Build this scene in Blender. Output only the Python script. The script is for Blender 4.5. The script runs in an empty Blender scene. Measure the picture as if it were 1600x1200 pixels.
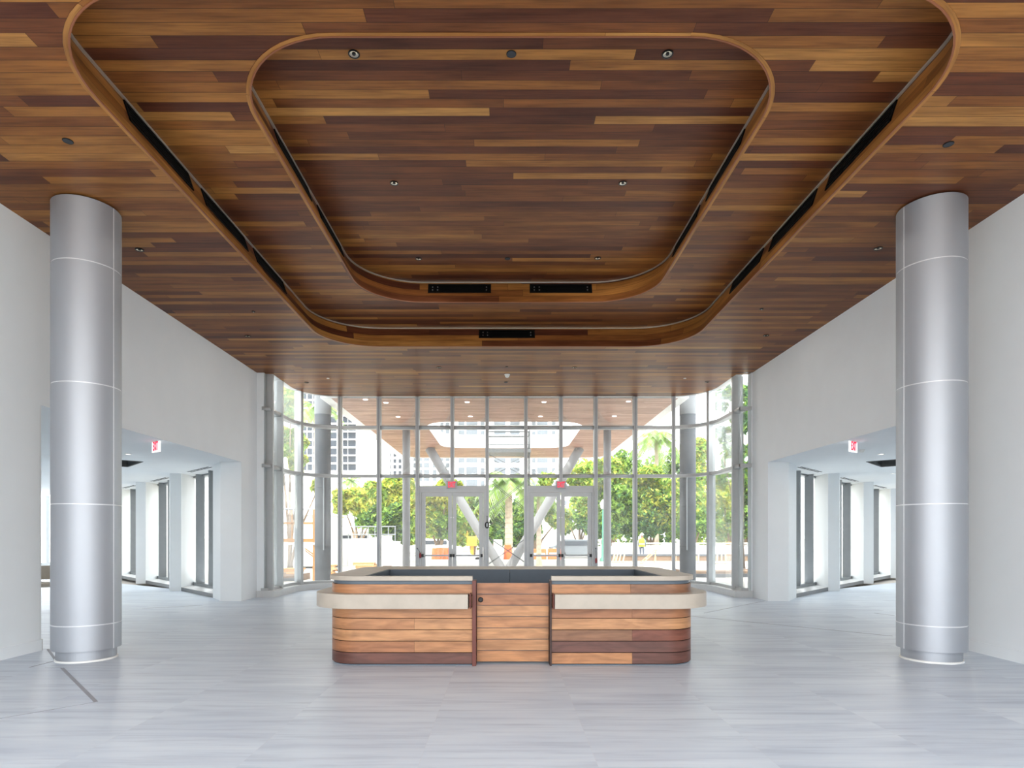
import bpy, bmesh, math, random
from math import sin, cos, pi, radians, sqrt, atan2, hypot
from mathutils import Vector, Matrix

SC = bpy.context.scene
COL = SC.collection
random.seed(7)

# ------------------------------------------------------------------ camera, world, sun, exposure
EYE = 1.55
FPX = 960.0
CX, CY = 788.5, 838.0            # vanishing point of the level, straight-on view
cam_d = bpy.data.cameras.new('camera')
cam_d.sensor_fit = 'HORIZONTAL'
cam_d.sensor_width = 36.0
cam_d.lens = FPX * 36.0 / 1600.0
cam_d.shift_x = (800 - CX) / 1600.0
cam_d.shift_y = (CY - 600) / 1600.0
cam_d.clip_start, cam_d.clip_end = 0.05, 900
cam = bpy.data.objects.new('camera', cam_d)
cam.location = (0, 0, EYE)
cam.rotation_euler = (pi / 2, 0, 0)
COL.objects.link(cam)
SC.camera = cam

world = bpy.data.worlds.new('world')
SC.world = world
world.use_nodes = True
bg = world.node_tree.nodes['Background']
bg.inputs['Color'].default_value = (0.94, 0.97, 1.0, 1)
bg.inputs['Strength'].default_value = 1.75

sun_d = bpy.data.lights.new('sun', 'SUN')
sun_d.energy = 1.7
sun_d.angle = radians(0.6)
sun_d.color = (1.0, 0.94, 0.84)
sun = bpy.data.objects.new('sun', sun_d)
sun.rotation_euler = Vector((0.25, 0.62, -1.0)).to_track_quat('-Z', 'Y').to_euler()
COL.objects.link(sun)


def portal(name, loc, rot, sx, sy):
    """daylight portal in a real opening of the building"""
    d = bpy.data.lights.new(name, 'AREA')
    d.shape = 'RECTANGLE'
    d.size, d.size_y = sx, sy
    d.cycles.is_portal = True
    o = bpy.data.objects.new(name, d)
    o.location = loc
    o.rotation_euler = rot
    COL.objects.link(o)


portal('portal_rear', (0, -1.7, 2.9), (pi / 2, 0, 0), 12.6, 5.6)
portal('portal_front', (0, 18.7, 2.9), (-pi / 2, 0, 0), 11.6, 5.6)

SC.view_settings.view_transform = 'Standard'
SC.view_settings.look = 'None'
SC.view_settings.gamma = 1.0
SC.view_settings.use_curve_mapping = False
SC.view_settings.exposure = 1.72
SC.cycles.use_denoising = True
SC.cycles.max_bounces = 10
SC.cycles.diffuse_bounces = 6
SC.cycles.glossy_bounces = 4
SC.cycles.transparent_max_bounces = 24
SC.cycles.sample_clamp_indirect = 8.0
SC.cycles.caustics_reflective = False
SC.cycles.caustics_refractive = False


# ------------------------------------------------------------------ helpers: objects
def tag(o, label=None, cat=None, group=None, kind=None):
    if label: o['label'] = label
    if cat: o['category'] = cat
    if group: o['group'] = group
    if kind: o['kind'] = kind
    return o


def thing(name, label, cat, loc=(0, 0, 0), rotz=0.0, group=None):
    o = bpy.data.objects.new(name, None)
    o.empty_display_size = 0.2
    o.location = loc
    o.rotation_euler = (0, 0, rotz)
    COL.objects.link(o)
    return tag(o, label, cat, group)


def structure(name):
    o = bpy.data.objects.new(name, None)
    COL.objects.link(o)
    return tag(o, kind='structure')


def obj(name, bm, mats, parent=None, smooth=False, label=None):
    me = bpy.data.meshes.new(name)
    bmesh.ops.recalc_face_normals(bm, faces=bm.faces[:])
    for e in bm.edges:
        if len(e.link_faces) == 2 and e.calc_face_angle(0) > 0.7: e.smooth = False
    bm.to_mesh(me)
    bm.free()
    if not isinstance(mats, (list, tuple)): mats = [mats]
    for m in mats: me.materials.append(m)
    if smooth:
        for p in me.polygons: p.use_smooth = True
    o = bpy.data.objects.new(name, me)
    COL.objects.link(o)
    if parent: o.parent = parent
    if label: o['label'] = label
    return o


def struct(name, bm, mats, parent=None, smooth=False):
    o = obj(name, bm, mats, parent, smooth)
    if not parent: tag(o, kind='structure')
    return o


def dup(root, loc=None, rotz=None, label=None, group=None):
    r = root.copy()
    COL.objects.link(r)
    if loc is not None: r.location = loc
    if rotz is not None: r.rotation_euler = (0, 0, rotz)
    if label: r['label'] = label
    if group: r['group'] = group
    for ch in list(root.children):
        c = ch.copy()
        COL.objects.link(c)
        c.parent = r
        for g in list(ch.children):
            d = g.copy()
            COL.objects.link(d)
            d.parent = c
    return r


def at(px, py, Y):
    """point at depth Y that lies on the sight line through a photo pixel (used for measuring places)"""
    return Vector(((px - CX) * Y / FPX, Y, EYE + (CY - py) * Y / FPX))


def fl(px, py, z=0.0):
    """photo pixel on a horizontal plane at height z"""
    Y = (z - EYE) * FPX / (CY - py)
    return Vector(((px - CX) * Y / FPX, Y, z))


# ------------------------------------------------------------------ helpers: shapes
def add_box(bm, lo, hi, mi=0, M=None):
    x0, y0, z0 = lo
    x1, y1, z1 = hi
    P = [(x0, y0, z0), (x1, y0, z0), (x1, y1, z0), (x0, y1, z0), (x0, y0, z1), (x1, y0, z1), (x1, y1, z1), (x0, y1, z1)]
    vs = [bm.verts.new(M @ Vector(p) if M else p) for p in P]
    for f in ((0, 3, 2, 1), (4, 5, 6, 7), (0, 1, 5, 4), (1, 2, 6, 5), (2, 3, 7, 6), (3, 0, 4, 7)):
        bm.faces.new([vs[i] for i in f]).material_index = mi


def box(lo, hi):
    bm = bmesh.new()
    add_box(bm, lo, hi)
    return bm


def bevel(bm, w=0.01, seg=2):
    bmesh.ops.remove_doubles(bm, verts=bm.verts[:], dist=1e-6)
    bmesh.ops.bevel(bm, geom=bm.edges[:], offset=w, segments=seg, affect='EDGES', profile=0.5)
    return bm


def add_prism(bm, pts, z0, z1, mi=0, mi_top=None):
    b = [bm.verts.new((p[0], p[1], z0)) for p in pts]
    t = [bm.verts.new((p[0], p[1], z1)) for p in pts]
    n = len(pts)
    for i in range(n):
        f = bm.faces.new([b[i], b[(i + 1) % n], t[(i + 1) % n], t[i]])
        f.material_index = mi
    f = bm.faces.new(t); f.material_index = mi if mi_top is None else mi_top
    f = bm.faces.new(b[::-1]); f.material_index = mi


def prism(pts, z0, z1):
    bm = bmesh.new()
    add_prism(bm, pts, z0, z1)
    return bm


def add_tube(bm, a, b, r0, r1=None, n=12, caps=True, mi=0):
    a, b = Vector(a), Vector(b)
    r1 = r0 if r1 is None else r1
    q = (b - a).to_track_quat('Z', 'Y')
    A, B = [], []
    for i in range(n):
        t = 2 * pi * i / n
        d = Vector((cos(t), sin(t), 0))
        A.append(bm.verts.new(a + q @ (d * r0)))
        B.append(bm.verts.new(b + q @ (d * r1)))
    for i in range(n):
        bm.faces.new([A[i], A[(i + 1) % n], B[(i + 1) % n], B[i]]).material_index = mi
    if caps:
        bm.faces.new(A[::-1]).material_index = mi
        bm.faces.new(B).material_index = mi


def tube(*a, **k):
    bm = bmesh.new()
    add_tube(bm, *a, **k)
    return bm


def lathe(profile, n=32, mi=0, bm=None, c=(0, 0, 0)):
    """profile: list of (r, z); closed at r=0 ends"""
    bm = bm or bmesh.new()
    rings = []
    for r, z in profile:
        if r < 1e-6:
            rings.append([bm.verts.new((c[0], c[1], c[2] + z))])
        else:
            rings.append([bm.verts.new((c[0] + r * cos(2 * pi * i / n), c[1] + r * sin(2 * pi * i / n), c[2] + z)) for i in range(n)])
    for A, B in zip(rings, rings[1:]):
        for i in range(n):
            j = (i + 1) % n
            if len(A) == 1 and len(B) == 1: continue
            if len(A) == 1: f = [A[0], B[i], B[j]]
            elif len(B) == 1: f = [A[i], A[j], B[0]]
            else: f = [A[i], A[j], B[j], B[i]]
            bm.faces.new(f).material_index = mi
    return bm


def add_text(name, s, size, mat, parent, M, depth=0.002, bold=0.0, sx=1.0):
    cu = bpy.data.curves.new(name, 'FONT')
    cu.body = s
    cu.size = size
    cu.align_x = 'CENTER'
    cu.align_y = 'CENTER'
    cu.extrude = depth
    cu.offset = bold
    tmp = bpy.data.objects.new(name, cu)
    COL.objects.link(tmp)
    bpy.context.view_layer.update()
    me = bpy.data.meshes.new_from_object(tmp.evaluated_get(bpy.context.evaluated_depsgraph_get()))
    bpy.data.objects.remove(tmp)
    me.name = name
    me.transform(M @ Matrix.Scale(sx, 4, (1, 0, 0)))
    me.materials.clear()
    me.materials.append(mat)
    o = bpy.data.objects.new(name, me)
    COL.objects.link(o)
    o.parent = parent
    return o


# a plan path is a list of (x, y, nx, ny, s): point, outward normal, running length
def rounded_rect(x0, x1, y0, y1, r, nseg=14, r_near=None):
    """closed path, anticlockwise from the near side, with outward normals"""
    rn = r_near or r
    pts = []
    def arc(cx, cy, rr, a0, a1):
        for i in range(nseg + 1):
            a = a0 + (a1 - a0) * i / nseg
            pts.append((cx + rr * cos(a), cy + rr * sin(a), cos(a), sin(a)))
    arc(x1 - rn, y0 + rn, rn, -pi / 2, 0)
    arc(x1 - r, y1 - r, r, 0, pi / 2)
    arc(x0 + r, y1 - r, r, pi / 2, pi)
    arc(x0 + rn, y0 + rn, rn, pi, 1.5 * pi)
    return pts


def with_length(pts, closed=False):
    out, s = [], 0.0
    for i, p in enumerate(pts):
        if i: s += hypot(p[0] - pts[i - 1][0], p[1] - pts[i - 1][1])
        out.append((p[0], p[1], p[2], p[3], s))
    if closed:
        p = pts[0]
        s += hypot(p[0] - pts[-1][0], p[1] - pts[-1][1])
        out.append((p[0], p[1], p[2], p[3], s))
    return out


def cut(path, s0, s1):
    """the part of an open path between two running lengths"""
    def lerp(s):
        for a, b in zip(path, path[1:]):
            if a[4] <= s <= b[4] and b[4] > a[4]:
                t = (s - a[4]) / (b[4] - a[4])
                q = [a[k] + (b[k] - a[k]) * t for k in range(4)]
                l = hypot(q[2], q[3])
                return (q[0], q[1], q[2] / l, q[3] / l, s)
        return path[-1] if s > path[0][4] else path[0]
    return [lerp(s0)] + [p for p in path if s0 + 1e-4 < p[4] < s1 - 1e-4] + [lerp(s1)]


def add_sweep(bm, path, d0, d1, z0, z1, mi=0, uv=None, v_off=0.0, u_off=0.0, lean=0.0):
    """solid band along an open path between offsets d0 (inner) and d1 (outer)"""
    R = []
    for x, y, nx, ny, s in path:
        a, b = (x + nx * d0, y + ny * d0), (x + nx * d1, y + ny * d1)
        lx, ly = nx * lean, ny * lean
        R.append(([bm.verts.new((a[0], a[1], z0)), bm.verts.new((b[0], b[1], z0)), bm.verts.new((b[0] + lx, b[1] + ly, z1)), bm.verts.new((a[0] + lx, a[1] + ly, z1))], s))
    def setuv(f, uvs):
        f.material_index = mi
        if uv is not None:
            for l, c in zip(f.loops, uvs): l[uv].uv = c
    for (A, s), (B, t) in zip(R, R[1:]):
        s, t = s + u_off, t + u_off
        for i in range(4):
            j = (i + 1) % 4
            zs = [v.co.z + v_off for v in (A[i], B[i], B[j], A[j])]
            if i in (0, 2):
                zs = [zs[0], zs[1], zs[2] + abs(d1 - d0), zs[3] + abs(d1 - d0)]
            setuv(bm.faces.new([A[i], B[i], B[j], A[j]]), list(zip((s, t, t, s), zs)))
    for (A, s), flip in ((R[0], 1), (R[-1], 0)):
        f = bm.faces.new(A[::-1] if flip else A)
        setuv(f, [(s + u_off + v.co.x, v.co.z + v_off) for v in f.verts])


def sweep(path, d0, d1, z0, z1):
    bm = bmesh.new()
    add_sweep(bm, path, d0, d1, z0, z1)
    return bm


def fill_plan(loops, z, uvscale=1.0):
    """flat face with holes; UV = plan metres"""
    bm = bmesh.new()
    edges = []
    for lp in loops:
        vs = [bm.verts.new((p[0], p[1], z)) for p in lp]
        for i in range(len(vs)):
            edges.append(bm.edges.new((vs[i], vs[(i + 1) % len(vs)])))
    bmesh.ops.triangle_fill(bm, use_beauty=True, use_dissolve=False, edges=edges)
    uv = bm.loops.layers.uv.new('UVMap')
    for f in bm.faces:
        for l in f.loops: l[uv].uv = (l.vert.co.x, l.vert.co.y)
    return bm


# ------------------------------------------------------------------ materials
class NT:
    def __init__(self, name):
        self.m = bpy.data.materials.new(name)
        self.m.use_nodes = True
        self.t = self.m.node_tree
        self.b = self.t.nodes['Principled BSDF']
        self.out = self.t.nodes['Material Output']
    def n(self, typ, **kw):
        nd = self.t.nodes.new(typ)
        for k, v in kw.items(): setattr(nd, k, v)
        return nd
    def link(self, a, b): self.t.links.new(a, b)
    def math(self, op, a, b=None, c=None):
        nd = self.n('ShaderNodeMath', operation=op)
        for i, v in enumerate((a, b, c)):
            if v is None: continue
            if isinstance(v, (int, float)): nd.inputs[i].default_value = v
            else: self.link(v, nd.inputs[i])
        return nd.outputs[0]
    def ramp(self, fac, stops, interp='LINEAR'):
        nd = self.n('ShaderNodeValToRGB')
        cr = nd.color_ramp
        cr.interpolation = interp
        while len(cr.elements) < len(stops): cr.elements.new(0.5)
        for e, (p, c) in zip(cr.elements, stops):
            e.position = p
            e.color = (*c, 1) if len(c) == 3 else c
        self.link(fac, nd.inputs[0])
        return nd.outputs[0]
    def mix(self, typ, fac, a, b):
        nd = self.n('ShaderNodeMix', data_type='RGBA', blend_type=typ)
        for sock, v in ((nd.inputs[0], fac), (nd.inputs[6], a), (nd.inputs[7], b)):
            if isinstance(v, (int, float)): sock.default_value = v
            elif isinstance(v, tuple): sock.default_value = (*v, 1)
            else: self.link(v, sock)
        return nd.outputs[2]
    def noise(self, vec, scale, detail=3.0, rough=0.55, dim='3D'):
        nd = self.n('ShaderNodeTexNoise', noise_dimensions=dim)
        nd.inputs['Scale'].default_value = scale
        nd.inputs['Detail'].default_value = detail
        nd.inputs['Roughness'].default_value = rough
        if vec is not None: self.link(vec, nd.inputs['Vector'])
        return nd.outputs['Fac']


def srgb(r, g, b):
    f = lambda c: (c / 255.0) / 12.92 if c / 255.0 <= 0.04045 else ((c / 255.0 + 0.055) / 1.055) ** 2.4
    return (f(r), f(g), f(b))


def simple(name, col, rough=0.6, metal=0.0, var=0.06, scale=6.0, emit=None, spec=None, bump=0.0):
    k = NT(name)
    co = k.n('ShaderNodeTexCoord').outputs['Object']
    f = k.noise(co, scale, 3)
    lo = tuple(max(0, c * (1 - var)) for c in col)
    hi = tuple(min(1, c * (1 + var)) for c in col)
    c = k.ramp(f, [(0.3, lo), (0.7, hi)])
    k.link(c, k.b.inputs['Base Color'])
    k.b.inputs['Roughness'].default_value = rough
    k.b.inputs['Metallic'].default_value = metal
    if spec is not None: k.b.inputs['Specular IOR Level'].default_value = spec
    if emit:
        k.b.inputs['Emission Color'].default_value = (*col, 1)
        k.b.inputs['Emission Strength'].default_value = emit
    if bump:
        bp = k.n('ShaderNodeBump')
        bp.inputs['Strength'].default_value = bump
        k.link(k.noise(co, scale * 6, 4), bp.inputs['Height'])
        k.link(bp.outputs[0], k.b.inputs['Normal'])
    return k.m


WOOD = [srgb(90, 50, 36), srgb(106, 61, 40), srgb(122, 73, 43), srgb(137, 86, 46), srgb(154, 101, 52), srgb(174, 120, 62), srgb(192, 140, 78)]


def planks(name, pw, pl, seed=0.0, rough=0.42, stops=None, gap=0.036, gain=1.0, spec=0.2):
    """boards laid along U, rows along V (both in metres of the UV map)"""
    k = NT(name)
    uvn = k.n('ShaderNodeUVMap')
    sp = k.n('ShaderNodeSeparateXYZ')
    k.link(uvn.outputs[0], sp.inputs[0])
    u, v = sp.outputs[0], sp.outputs[1]
    vv = k.math('DIVIDE', k.math('ADD', v, 50 * pw), pw)
    row = k.math('FLOOR', vv)
    fv = k.math('FRACT', vv)
    wn = k.n('ShaderNodeTexWhiteNoise', noise_dimensions='1D')
    k.link(k.math('ADD', row, seed), wn.inputs['W'])
    wn2 = k.n('ShaderNodeTexWhiteNoise', noise_dimensions='1D')
    k.link(k.math('ADD', row, seed + 77.3), wn2.inputs['W'])
    ln = k.math('MULTIPLY_ADD', wn2.outputs[0], pl * 0.9, pl * 0.6)
    uu = k.math('DIVIDE', k.math('ADD', k.math('ADD', u, 60.0), k.math('MULTIPLY', wn.outputs[0], pl * 5)), ln)
    colm = k.math('FLOOR', uu)
    fu = k.math('FRACT', uu)
    cb = k.n('ShaderNodeCombineXYZ')
    k.link(k.math('ADD', row, seed), cb.inputs[0])
    k.link(colm, cb.inputs[1])
    pn = k.n('ShaderNodeTexWhiteNoise', noise_dimensions='2D')
    k.link(cb.outputs[0], pn.inputs['Vector'])
    st = stops or [(0.0, WOOD[0]), (0.13, WOOD[1]), (0.30, WOOD[2]), (0.54, WOOD[3]), (0.78, WOOD[4]), (0.95, WOOD[5]), (1.0, WOOD[6])]
    base = k.ramp(pn.outputs[0], st)
    # grain inside each board
    g = k.n('ShaderNodeCombineXYZ')
    k.link(k.math('MULTIPLY', u, 1.1), g.inputs[0])
    k.link(k.math('MULTIPLY', v, 26.0), g.inputs[1])
    k.link(k.math('MULTIPLY', pn.outputs[0], 91.0), g.inputs[2])
    gr = k.noise(g.outputs[0], 1.6, 5, 0.62)
    g2 = k.n('ShaderNodeCombineXYZ')
    k.link(k.math('MULTIPLY', u, 0.9), g2.inputs[0])
    k.link(k.math('MULTIPLY', v, 5.0), g2.inputs[1])
    k.link(k.math('MULTIPLY', pn.outputs[0], 37.0), g2.inputs[2])
    gr2 = k.noise(g2.outputs[0], 1.3, 3, 0.5)
    c = k.mix('MULTIPLY', 1.0, base, k.ramp(gr, [(0.25, (0.58, 0.54, 0.52)), (0.52, (1, 1, 1)), (0.8, (1.24, 1.2, 1.14))]))
    c = k.mix('MULTIPLY', 1.0, c, k.ramp(gr2, [(0.28, (0.66, 0.6, 0.6)), (0.55, (1.02, 1.01, 1.0)), (0.8, (1.28, 1.24, 1.12))]))
    # grooves between boards
    e1 = k.math('LESS_THAN', fv, gap)
    e2 = k.math('LESS_THAN', k.math('MULTIPLY', fu, ln), 0.004)
    e = k.math('MAXIMUM', e1, e2)
    c = k.mix('MIX', k.math('MULTIPLY', e, 0.85), c, (0.012, 0.007, 0.005))
    if gain != 1.0: c = k.mix('MULTIPLY', 1.0, c, (gain, gain, gain))
    k.link(c, k.b.inputs['Base Color'])
    k.link(k.math('MULTIPLY_ADD', gr, 0.16, rough - 0.08), k.b.inputs['Roughness'])
    k.b.inputs['Specular IOR Level'].default_value = spec
    bp = k.n('ShaderNodeBump')
    bp.inputs['Strength'].default_value = 0.25
    bp.inputs['Distance'].default_value = 0.004
    k.link(k.math('SUBTRACT', 1.0, e), bp.inputs['Height'])
    k.link(bp.outputs[0], k.b.inputs['Normal'])
    return k.m


def board(name, col, seed):
    """one solid board colour with grain along U (counter cladding)"""
    k = NT(name)
    uvn = k.n('ShaderNodeUVMap')
    mp = k.n('ShaderNodeMapping')
    mp.inputs['Scale'].default_value = (1.4, 16.0, 1.0)
    mp.inputs['Location'].default_value = (seed * 3.1, seed * 7.7, seed)
    k.link(uvn.outputs[0], mp.inputs[0])
    gr = k.noise(mp.outputs[0], 1.5, 6, 0.62)
    mp2 = k.n('ShaderNodeMapping')
    mp2.inputs['Scale'].default_value = (1.2, 5.0, 1.0)
    mp2.inputs['Location'].default_value = (seed, seed * 5.1, seed)
    k.link(uvn.outputs[0], mp2.inputs[0])
    nd = k.n('ShaderNodeTexNoise')
    nd.inputs['Scale'].default_value = 1.4
    nd.inputs['Detail'].default_value = 2
    nd.inputs['Distortion'].default_value = 1.6
    k.link(mp2.outputs[0], nd.inputs['Vector'])
    c = k.ramp(gr, [(0.25, tuple(x * 0.66 for x in col)), (0.55, col), (0.85, tuple(min(1, x * 1.22) for x in col))])
    c = k.mix('MULTIPLY', 1.0, c, k.ramp(nd.outputs['Fac'], [(0.32, (0.72, 0.68, 0.66)), (0.6, (1, 1, 1)), (0.8, (1.14, 1.12, 1.05))]))
    k.link(c, k.b.inputs['Base Color'])
    k.b.inputs['Roughness'].default_value = 0.42
    return k.m


def floor_mat():
    k = NT('pale grey streaked stone tile')
    co = k.n('ShaderNodeTexCoord').outputs['Object']
    sp = k.n('ShaderNodeSeparateXYZ')
    k.link(co, sp.inputs[0])
    x, y = sp.outputs[0], sp.outputs[1]
    W, D = 1.215, 0.61
    row = k.math('FLOOR', k.math('DIVIDE', k.math('ADD', y, 100 * D), D))
    sh = k.math('MULTIPLY', k.math('MODULO', row, 2.0), 0.0)
    xx = k.math('DIVIDE', k.math('ADD', k.math('ADD', x, 100 * W - 0.63), sh), W)
    colm = k.math('FLOOR', xx)
    fx, fy = k.math('FRACT', xx), k.math('FRACT', k.math('DIVIDE', k.math('ADD', y, 100 * D), D))
    cb = k.n('ShaderNodeCombineXYZ')
    k.link(row, cb.inputs[0]); k.link(colm, cb.inputs[1])
    pn = k.n('ShaderNodeTexWhiteNoise', noise_dimensions='2D')
    k.link(cb.outputs[0], pn.inputs['Vector'])
    v = k.n('ShaderNodeCombineXYZ')
    k.link(k.math('MULTIPLY', x, 0.9), v.inputs[0])
    k.link(k.math('MULTIPLY', y, 11.0), v.inputs[1])
    k.link(k.math('MULTIPLY', pn.outputs[0], 23.0), v.inputs[2])
    st = k.noise(v.outputs[0], 1.0, 5, 0.6)
    v2 = k.n('ShaderNodeCombineXYZ')
    k.link(k.math('MULTIPLY', x, 0.5), v2.inputs[0])
    k.link(k.math('MULTIPLY', y, 2.6), v2.inputs[1])
    k.link(k.math('MULTIPLY', pn.outputs[0], 9.0), v2.inputs[2])
    st2 = k.noise(v2.outputs[0], 1.0, 3, 0.5)
    c = k.ramp(st, [(0.28, srgb(184, 195, 208)), (0.5, srgb(208, 219, 230)), (0.75, srgb(218, 228, 236))])
    c = k.mix('MULTIPLY', 1.0, c, k.ramp(st2, [(0.3, (0.86, 0.87, 0.9)), (0.6, (1, 1, 1))]))
    c = k.mix('MULTIPLY', 1.0, c, k.ramp(pn.outputs[0], [(0.0, (0.97, 0.97, 0.975)), (1.0, (1.02, 1.02, 1.02))]))
    e = k.math('MAXIMUM', k.math('LESS_THAN', fx, 0.0028), k.math('LESS_THAN', fy, 0.005))
    c = k.mix('MIX', k.math('MULTIPLY', e, 0.45), c, srgb(206, 208, 212))
    k.link(c, k.b.inputs['Base Color'])
    k.link(k.math('MULTIPLY_ADD', st, 0.15, 0.33), k.b.inputs['Roughness'])
    k.b.inputs['Specular IOR Level'].default_value = 0.4
    return k.m


def glass_mat(name, haze=0.05, tint=(0.97, 0.985, 0.98)):
    k = NT(name)
    k.t.nodes.remove(k.b)
    tr = k.n('ShaderNodeBsdfTransparent'); tr.inputs[0].default_value = (*tint, 1)
    gl = k.n('ShaderNodeBsdfGlossy'); gl.inputs['Roughness'].default_value = 0.0
    gl.inputs[0].default_value = (1, 1, 1, 1)
    fr = k.n('ShaderNodeFresnel'); fr.inputs[0].default_value = 1.3
    m1 = k.n('ShaderNodeMixShader')
    k.link(k.math('MULTIPLY', fr.outputs[0], 0.4), m1.inputs[0]); k.link(tr.outputs[0], m1.inputs[1]); k.link(gl.outputs[0], m1.inputs[2])
    tl = k.n('ShaderNodeBsdfTranslucent'); tl.inputs[0].default_value = (0.9, 0.9, 0.9, 1)  # translucent share lays a pale veil of light over the view
    m2 = k.n('ShaderNodeMixShader')
    co = k.n('ShaderNodeTexCoord').outputs['Object']
    k.link(k.math('MULTIPLY', k.noise(co, 1.2, 3), 2 * haze), m2.inputs[0])
    k.link(m1.outputs[0], m2.inputs[1]); k.link(tl.outputs[0], m2.inputs[2])
    k.link(m2.outputs[0], k.out.inputs[0])
    return k.m


def leaf_mat(name, col, var=0.35):
    k = NT(name)
    co = k.n('ShaderNodeTexCoord').outputs['Object']
    f = k.noise(co, 1.4, 4)
    c = k.ramp(f, [(0.3, tuple(x * (1 - var) for x in col)), (0.7, tuple(min(1, x * (1 + var)) for x in col))])
    k.t.nodes.remove(k.b)
    d = k.n('ShaderNodeBsdfDiffuse'); t = k.n('ShaderNodeBsdfTranslucent')
    k.link(c, d.inputs[0]); k.link(c, t.inputs[0])
    m = k.n('ShaderNodeMixShader'); m.inputs[0].default_value = 0.35
    k.link(d.outputs[0], m.inputs[1]); k.link(t.outputs[0], m.inputs[2])
    k.link(m.outputs[0], k.out.inputs[0])
    return k.m


M = {}
M['ceil'] = planks('reddish brown hardwood boards', 0.145, 3.4, 0.0, gain=0.88)
M['fascia'] = planks('hardwood fascia boards', 0.1367, 2.6, 31.0, stops=[(0, WOOD[0]), (0.2, WOOD[1]), (0.4, WOOD[3]), (0.6, WOOD[4]), (0.8, WOOD[5]), (1, WOOD[6])], gain=0.9)
M['soffit'] = planks('veil tinted hardwood soffit boards', 0.145, 2.4, 55.0, stops=[(0, srgb(158, 118, 104)), (0.5, srgb(178, 138, 122)), (1, srgb(196, 158, 140))])  # pale pink puts the glass veil and bounced light into the board colour
M['edge'] = simple('orange brown edge band', srgb(140, 84, 52), 0.5)
M['silver_trim'] = simple('brushed light metal trim', srgb(205, 200, 190), 0.35, 0.6)
M['wall'] = simple('matte white paint', srgb(236, 240, 242), 0.75, var=0.012, scale=2.0)
M['floor'] = floor_mat()
M['joint'] = simple('grey joint sealant', srgb(158, 162, 170), 0.7)
M['frame'] = simple('satin grey aluminium', srgb(188, 190, 190), 0.45, 0.2, var=0.03)
M['frame_dark'] = simple('dark grey aluminium', srgb(148, 152, 155), 0.4, 0.35, var=0.03)
M['glass'] = glass_mat('veiled clear glass', 0.04)  # haze stands in for the washed, bright look of the outside
M['glass_clean'] = glass_mat('clear glass', 0.008)
M['curb'] = simple('pale stone curb', srgb(208, 209, 208), 0.5, var=0.03)
M['sill'] = simple('pale sill top', srgb(214, 215, 215), 0.35, var=0.02)
M['sill_edge'] = simple('grey sill riser', srgb(122, 124, 126), 0.5, var=0.04)
M['steel'] = simple('satin column aluminium', srgb(180, 184, 190), 0.56, 0.8, var=0.015, scale=1.5)
M['steel_line'] = simple('bright panel joint', srgb(226, 228, 230), 0.4, 0.2)
M['slate'] = simple('dark slate blue panel', srgb(92, 103, 113), 0.5, var=0.05)
M['slate_shaded'] = simple('shaded slate blue lining', srgb(64, 74, 84), 0.55, var=0.05)  # same slate as the panel, darkened to paint the shade inside the well
M['beige'] = simple('beige solid surface', srgb(182, 172, 158), 0.5, var=0.07, scale=5)
M['black'] = simple('black metal', srgb(22, 22, 23), 0.4, 0.3)
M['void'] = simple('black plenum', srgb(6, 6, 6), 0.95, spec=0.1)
M['grille_black'] = simple('matte black grille', srgb(12, 12, 12), 0.7, spec=0.15)
M['glint'] = simple('bare steel clip', srgb(150, 150, 150), 0.3, 0.8)
M['speaker'] = simple('charcoal speaker mesh', srgb(50, 54, 60), 0.7)
M['reflector'] = simple('polished lamp reflector', srgb(225, 215, 195), 0.12, 1.0)
M['white_plastic'] = simple('white plastic', srgb(232, 232, 228), 0.4)
M['red_wood'] = simple('reddish brown jamb', srgb(104, 52, 42), 0.5)
M['dark_wood'] = simple('dark brown jamb', srgb(56, 34, 28), 0.5)
M['exit_white'] = simple('lit white exit panel', (0.9, 0.9, 0.92), 0.4, emit=0.35, var=0.0)
M['lens'] = simple('lit lamp lens', (1.0, 0.98, 0.94), 0.4, emit=1.2)
M['exit_grey'] = simple('grey exit plate', srgb(176, 176, 178), 0.4)
M['exit_red'] = simple('lit red letters', (0.30, 0.004, 0.02), 0.5, emit=1.3, var=0.0)
M['red'] = simple('dull red rubber', srgb(150, 62, 66), 0.6)
M['metal_grey'] = simple('galvanised sheet', srgb(110, 112, 112), 0.45, 0.6)
M['concrete_mid'] = simple('mid grey smooth concrete', srgb(130, 131, 133), 0.8, var=0.05, scale=1.2)
M['concrete'] = simple('grey cast concrete', srgb(84, 87, 92), 0.85, var=0.16, scale=2.2, bump=0.1)
M['concrete_pale'] = simple('pale plaster concrete', srgb(206, 206, 204), 0.8, var=0.04, scale=1.5)
M['ground'] = simple('sun bleached site ground', srgb(180, 174, 166), 0.95, var=0.08, scale=0.6)
M['sand'] = simple('brown earth', srgb(124, 102, 84), 0.95, var=0.12, scale=1.0)
M['white_paint'] = simple('bright white paint', srgb(240, 240, 238), 0.7, var=0.02)
M['timber'] = simple('raw construction timber', srgb(184, 136, 84), 0.8, var=0.12, scale=3)
M['timber_pale'] = simple('pale raw timber', srgb(200, 166, 124), 0.8, var=0.1, scale=3)
M['orange'] = simple('safety orange plastic', srgb(238, 96, 40), 0.5)
M['amber'] = simple('amber yellow metal', srgb(242, 168, 46), 0.5)
M['hivis'] = simple('fluorescent yellow vest', srgb(214, 232, 40), 0.7)
M['denim'] = simple('dark blue grey cloth', srgb(74, 82, 98), 0.85)
M['shirt'] = simple('grey shirt cloth', srgb(112, 118, 124), 0.85)
M['skin'] = simple('brown skin', srgb(150, 104, 80), 0.6)
M['hair'] = simple('black hair', srgb(30, 26, 24), 0.7)
M['boot'] = simple('dark leather', srgb(48, 40, 34), 0.7)
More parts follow.
